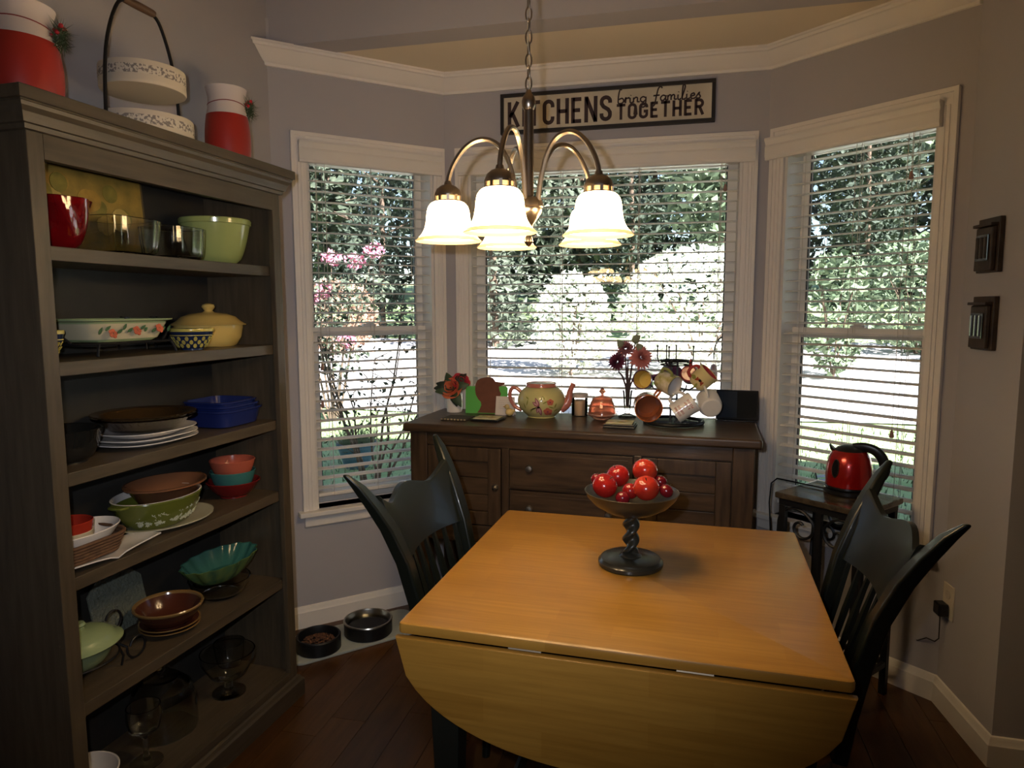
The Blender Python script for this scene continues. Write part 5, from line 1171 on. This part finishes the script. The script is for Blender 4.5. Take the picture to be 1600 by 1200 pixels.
# --- shelf 3
z = SH[3]
BGL = ceram('dark_glass_tray', (.012, .012, .011), .08)
dish('dark_bowl', 'dark ribbed bowl at the left of the third shelf', 'bowl', .150, .150, z, 0, bprof(.098, .085, .06, .005, .5), BGL, 48, wav=lambda a, q: .01*math.cos(24*a))
dz = z
for k, (R, h, lb) in enumerate(((.148, .016, 'lowest white oval platter in the platter stack'), (.146, .016, 'middle white oval platter in the platter stack'), (.140, .020, 'upper white oval platter in the platter stack'))):
    dish('oval_platter', lb, 'platter', .425, .150, dz, 0, [(.001, 0), (.62, 0), (.66, .003), (.97, h-.004), (1.0, h-.002), (1.0, h), (.96, h), (.64, .008), (.001, .006)], WHITE, 48, sx=R, sy=.118, ex=2.6); dz += .0125 if k < 2 else .021
th = dish('glass_pie_plate', 'clear glass pie plate on top of the white platters', 'pie plate', .420, .142, dz, 0, [(r*.93, q) for r, q in [(.001, 0), (.100, 0), (.104, .002), (.128, .028), (.144, .033), (.1455, .036), (.142, .037), (.125, .032), (.101, .006), (.001, .005)]], CG, 72, wav=lambda a, q: .018*math.cos(36*a) if q > .03 else 0)
dish('amber_pie_plate', 'amber glass pie plate nested at the top of the platter stack', 'pie plate', .418, .142, dz+.008, 0, [(r*.93, q) for r, q in [(.001, 0), (.098, 0), (.102, .002), (.127, .030), (.146, .035), (.147, .038), (.143, .0385), (.125, .034), (.099, .006), (.001, .005)]], mat('amber_glass', (.10, .055, .02), .05, trans=.6, ior=1.45), 72, wav=lambda a, q: .018*math.cos(36*a) if q > .03 else 0)
BLU = ceram('baker_blue', (.012, .022, .12))
for k, (w_, h0) in enumerate(((.112, 0), (.104, .014), (.097, .027))):
    dish('blue_baker', ['largest cobalt blue rectangular baking dish', 'middle cobalt blue rectangular baking dish nested in the stack', 'smallest cobalt blue rectangular baking dish on top'][k], 'baking dish', .758, .155, z+h0, .0, [(.001, 0), (.78, 0), (.84, .004), (.93, .050), (1.0, .053), (1.0, .058), (.91, .058), (.82, .008), (.001, .006)], BLU, 48, sx=w_, sy=w_*.95, ex=5, group='nested blue baking dishes')
# --- shelf 4
z = SH[2]
th = thing('square_platter', 'white square platter with upturned corners at the left of the fourth shelf', 'platter', bk(.185, .150, z+.0005), BKA+.0)
vs = []; n = 12
for lay in (0, 1):
    for i in range(n+1):
        for j in range(n+1):
            u, v = -1+2*i/n, -1+2*j/n; zz = .003+.020*max(abs(u), abs(v))**4*abs(u*v)**.5*1.0+(.0 if lay else .004); vs.append((u*.145, v*.128, zz if not lay else zz-.0))
N1 = (n+1)**2; fs = []
for i in range(n):
    for j in range(n):
        a = i*(n+1)+j; fs.append((a, a+1, a+n+2, a+n+1)); fs.append((N1+a, N1+a+n+1, N1+a+n+2, N1+a+1))
bd = [i*(n+1) for i in range(n+1)]+[n*(n+1)+j for j in range(1, n+1)]+[i*(n+1)+n for i in range(n-1, -1, -1)]+[j for j in range(n-1, 0, -1)]
for a, b in zip(bd, bd[1:]+bd[:1]): fs.append((a, b, N1+b, N1+a))
obj('plate', G().add(vs, fs), WHITE, th, smooth=50)
WKR = mat('wicker', (.15, .075, .035), .8, col2=(.08, .04, .02), vscale=60)
th = thing('wicker_basket', 'brown woven basket tray on the square platter', 'basket', bk(.150, .140, z+.0125), BKA)
for k in range(6): obj('woven_row', G().tube([(q[0]*(1+.03*k)*(1+.012*math.sin(20*i_/3+k*PI)), q[1]*(1+.03*k), .005+.0085*k) for i_, q in enumerate([(x, y) for x, y in rrect(.095, .085, .05, 8)])], .0052, 6, True), WKR, th)
obj('base', slab(rrect(.092, .082, .045, 6), .001, .006, .001), WKR, th)
th = thing('curved_dish', 'white boat-shaped dish nested in the woven basket', 'dish', bk(.158, .135, z+.021), BKA)
obj('bowl', G().lathe([(.001, 0), (.55, 0), (.62, .003), (.90, .040), (1.0, .056), (.98, .058), (.88, .045), (.6, .009), (.001, .007)], 44, sx=.112, sy=.092, wav=lambda a, q: .10*math.cos(2*a)*q/.056), WHITE, th)
th = dish('stacked_cup', 'cream ramekin stacked inside the white dish', 'cup', .135, .125, z+.0295, 0, bprof(.056, .052, .044, .004, .5), ceram('ramekin_cream', (.50, .45, .32)), 32)
dish('stacked_cup', 'red ramekin nested on the cream ramekin', 'cup', .135, .125, z+.060, 0, bprof(.0575, .048, .046, .004, .5), ceram('ramekin_red', (.36, .03, .015)), 32)
OLV = ceram('casserole_olive', (.115, .135, .022))
dish('oval_platter', 'cream oval platter under the olive casserole', 'platter', .478, .145, z, 0, [(.001, 0), (.60, 0), (.66, .003), (.97, .014), (1.0, .015), (1.0, .018), (.95, .018), (.62, .007), (.001, .006)], ceram('platter_cream', (.46, .44, .33)), 48, sx=.155, sy=.120)
th = dish('oval_casserole', 'olive oval casserole with white blossoms on a cream platter', 'casserole', .455, .148, z+.0075, 0, [(.001, 0), (.62, 0), (.68, .004), (.88, .040), (.97, .078), (.99, .084), (.98, .088), (.94, .088), (.93, .078), (.84, .04), (.64, .01), (.001, .008)], OLV, 48, sx=.142, sy=.108)
obj('white_lining', G().lathe([(.985, .0885), (.955, .0895), (.925, .086), (.90, .06)], 48, sx=.142, sy=.108, cap=False), WHITE, th)
for sx in (-1, 1): obj('handle_tab', G().prism([(sx*.134, -.03), (sx*.158, -.022), (sx*.162, 0), (sx*.158, .022), (sx*.134, .03)][::sx], .079, .086), OLV, th, bevel=.002)
r_ = random.Random(9); WB = ceram('blossom_white', (.52, .55, .42))
for k in range(95):
    a = math.radians(r_.uniform(-160, -20)); zz = r_.uniform(.018, .050); q = .68+.29*((zz-.004)/.074)**.75; x, y = .142*q*math.cos(a), .108*q*math.sin(a); rr = r_.uniform(.004, .008); sp = r_.random()*6
    M = Matrix.Translation((x*1.012, y*1.012, zz)) @ Matrix.Rotation(math.atan2(y/.108, x/.142), 4, 'Z') @ Matrix.Rotation(math.radians(28), 4, 'Y')
    obj('blossom', G().prism([(rr*(.6+.4*math.cos(5*b+sp))*math.cos(b), rr*(.6+.4*math.cos(5*b+sp))*math.sin(b)) for b in [2*PI*i/20 for i in range(20)]], -.002, .0012, 'x'), WB, th, M=M, smooth=0)
dish('brown_baker', 'brown oval baking dish stacked in the olive casserole', 'baking dish', .492, .150, z+.068, 0, [(.001, 0), (.62, 0), (.68, .004), (.90, .044), (1.0, .050), (1.0, .055), (.95, .055), (.86, .045), (.64, .01), (.001, .008)], ceram('baker_brown', (.20, .090, .045)), 44, sx=.128, sy=.105)
for k, (R, h, dz, nm, lb, c) in enumerate(((.090, .055, 0, 'red_bowl', 'wide red bowl under the teal bowl', (.20, .012, .012)), (.076, .068, .022, 'teal_bowl', 'teal bowl in the middle of the bowl stack', (.045, .17, .16)), (.0755, .062, .066, 'coral_bowl', 'coral orange bowl on top of the bowl stack', (.46, .11, .065)))):
    dish(nm, lb, 'bowl', .790, .145, z+dz, 0, bprof(R, h, R*.55 if k else R*.5, .0045, .42 if k else .75), ceram('glaze_'+nm, c), 40)
# --- shelf 5
z = SH[1]
MNT = ceram('mint_glaze', (.27, .35, .18))
th = thing('scroll_stand', 'black wire scroll stand holding the mint casserole', 'stand', bk(.150, .135, z+.0005), BKA)
obj('rim', G().tube([(p[0], p[1]*.85, .052) for p in circ(.098, 0, 36)], .0032, 6, True), IRON, th)
for a in (.35, 2.2, 3.9, 5.6): obj('leg', G().tube([(.098*math.cos(a), .083*math.sin(a), .052), (.106*math.cos(a), .09*math.sin(a), .03), (.100*math.cos(a), .085*math.sin(a), .0035)], .0032, 6), IRON, th)
for y_, zc_ in ((-.05, .032), (.03, .095)): obj('scroll', G().tube([(.098, y_*.5, .052)]+[(p[0], y_, p[2]) for p in spiral(.135, zc_, .034, .024, PI*.9, PI*2.9, 22)], .0034, 6), IRON, th)
th = dish('covered_casserole', 'mint green lidded casserole in the wire scroll stand', 'casserole', .150, .135, z+.030, 0, bprof(.092, .062, .045, .006, .5), MNT, 40, sx=1.0, sy=.85)
obj('lid', G().lathe([(.108, .0625), (.111, .066), (.104, .070), (.090, .078), (.086, .084), (.070, .094), (.040, .102), (.016, .104), (.014, .110), (.020, .116), (.016, .122), (.001, .124)], 40, sy=.85), MNT, th)
th = thing('glass_plate', 'octagonal cut-glass plate standing at the back of the fifth shelf', 'plate', bk(.400, .245, z+.001), BKA); th.rotation_euler = (math.radians(-12), 0, BKA)
OCT = mat('cut_glass', (.22, .24, .19), .22, trans=.35, bump=.6, bscale=120)
obj('plate', G().prism([(.105*math.cos(PI/8+PI/4*i), .100+.105*math.sin(PI/8+PI/4*i)) for i in range(8)], -.004, .004, 'y'), OCT, th, smooth=0, bevel=.002)
for k in range(8): a = PI/8+PI/4*k; obj('cut_petal', G().prism(leafshape(.02*math.cos(a), .1+.02*math.sin(a), .055, .022, a), -.0062, -.0042, 'y'), OCT, th, smooth=0)
BRD = ceram('brown_drip', (.075, .022, .012)); TAN = ceram('tan_rim', (.22, .13, .045))
for k, lb in enumerate(('lower brown saucer with tan edge', 'upper brown saucer with tan edge')):
    th = dish('saucer', lb+' under the brown bowl', 'saucer', .450, .125, z+.0105*k, 0, [(.001, 0), (.050, 0), (.054, .002), (.084, .014), (.086, .016), (.083, .017), (.05, .006), (.001, .005)], BRD, 40)
    obj('tan_edge', G().lathe([(.0835, .0135), (.0868, .0155), (.086, .018), (.082, .0175)], 40, cap=False), TAN, th)
th = dish('brown_bowl', 'brown glazed bowl with tan rim on two saucers', 'bowl', .448, .125, z+.0165, 0, bprof(.097, .062, .048, .006, .55), BRD, 44)
obj('tan_rim', G().lathe([(.094, .054), (.0985, .058), (.0995, .0625), (.097, .0655), (.091, .063), (.089, .058)], 44, cap=False), TAN, th)
dish('glass_bowl', 'clear glass bowl under the turquoise scalloped dish', 'bowl', .705, .150, z, 0, bprof(.100, .060, .060, .005, .45), CG, 44)
TRQ = ceram('turquoise_glaze', (.035, .135, .115)); TGN = ceram('green_ribbed_glaze', (.15, .21, .05), col2=(.05, .14, .07), vscale=30, stretch=(1, 1, .1))
def sc(a, q): return .035*math.cos(14*a)*min(1, q/.03)
th = thing('scalloped_dish', 'long green scalloped dish with turquoise inside on the glass bowl', 'dish', bk(.712, .150, z+.0615), BKA, 'dishes on the bookcase')
obj('shell', G().lathe([(.001, 0), (.55, 0), (.60, .004), (.80, .030), (.95, .058), (.99, .066), (.97, .067)], 84, sx=.158, sy=.092, wav=sc), TGN, th)
obj('lining', G().lathe([(.985, .0672), (.95, .066), (.90, .056), (.76, .030), (.56, .010), (.001, .008)], 84, sx=.158, sy=.092, wav=sc, cap=False), TRQ, th)
# --- bottom shelf: glassware
z = SH[0]
dish('white_bowl', 'white bowl standing low at the left of the bottom shelf', 'bowl', .140, .150, z, 0, bprof(.092, .085, .055, .005, .5), WHITE, 36)
dish('glass_goblet', 'clear footed glass goblet on the bottom shelf', 'goblet', .322, .115, z, 0, [(.001, 0), (.045, 0), (.045, .003), (.012, .010), (.007, .03), (.007, .075), (.014, .085), (.040, .105), (.048, .14), (.046, .175), (.043, .175), (.044, .14), (.036, .110), (.001, .09)], CG, 32)
dish('glass_cake_dome', 'clear glass dome at the back of the bottom shelf', 'dome', .470, .190, z, 0, [(.098, 0), (.100, .004), (.098, .09), (.085, .14), (.05, .172), (.012, .18), (.010, .19), (.016, .20), (.001, .21), (.001, .176), (.05, .168), (.082, .136), (.094, .09), (.095, 0)], CG, 40)
dish('glass_bowl', 'clear footed glass compote at the right of the bottom shelf', 'bowl', .700, .130, z, 0, [(.001, 0), (.055, 0), (.055, .004), (.016, .014), (.012, .04), (.02, .05), (.06, .07), (.088, .12), (.090, .15), (.086, .15), (.084, .12), (.056, .075), (.001, .056)], CG, 40)
dish('glass_bowl', 'small clear glass bowl behind the compote on the bottom shelf', 'bowl', .822, .222, z, 0, bprof(.055, .11, .035, .004, .4), CG, 36)
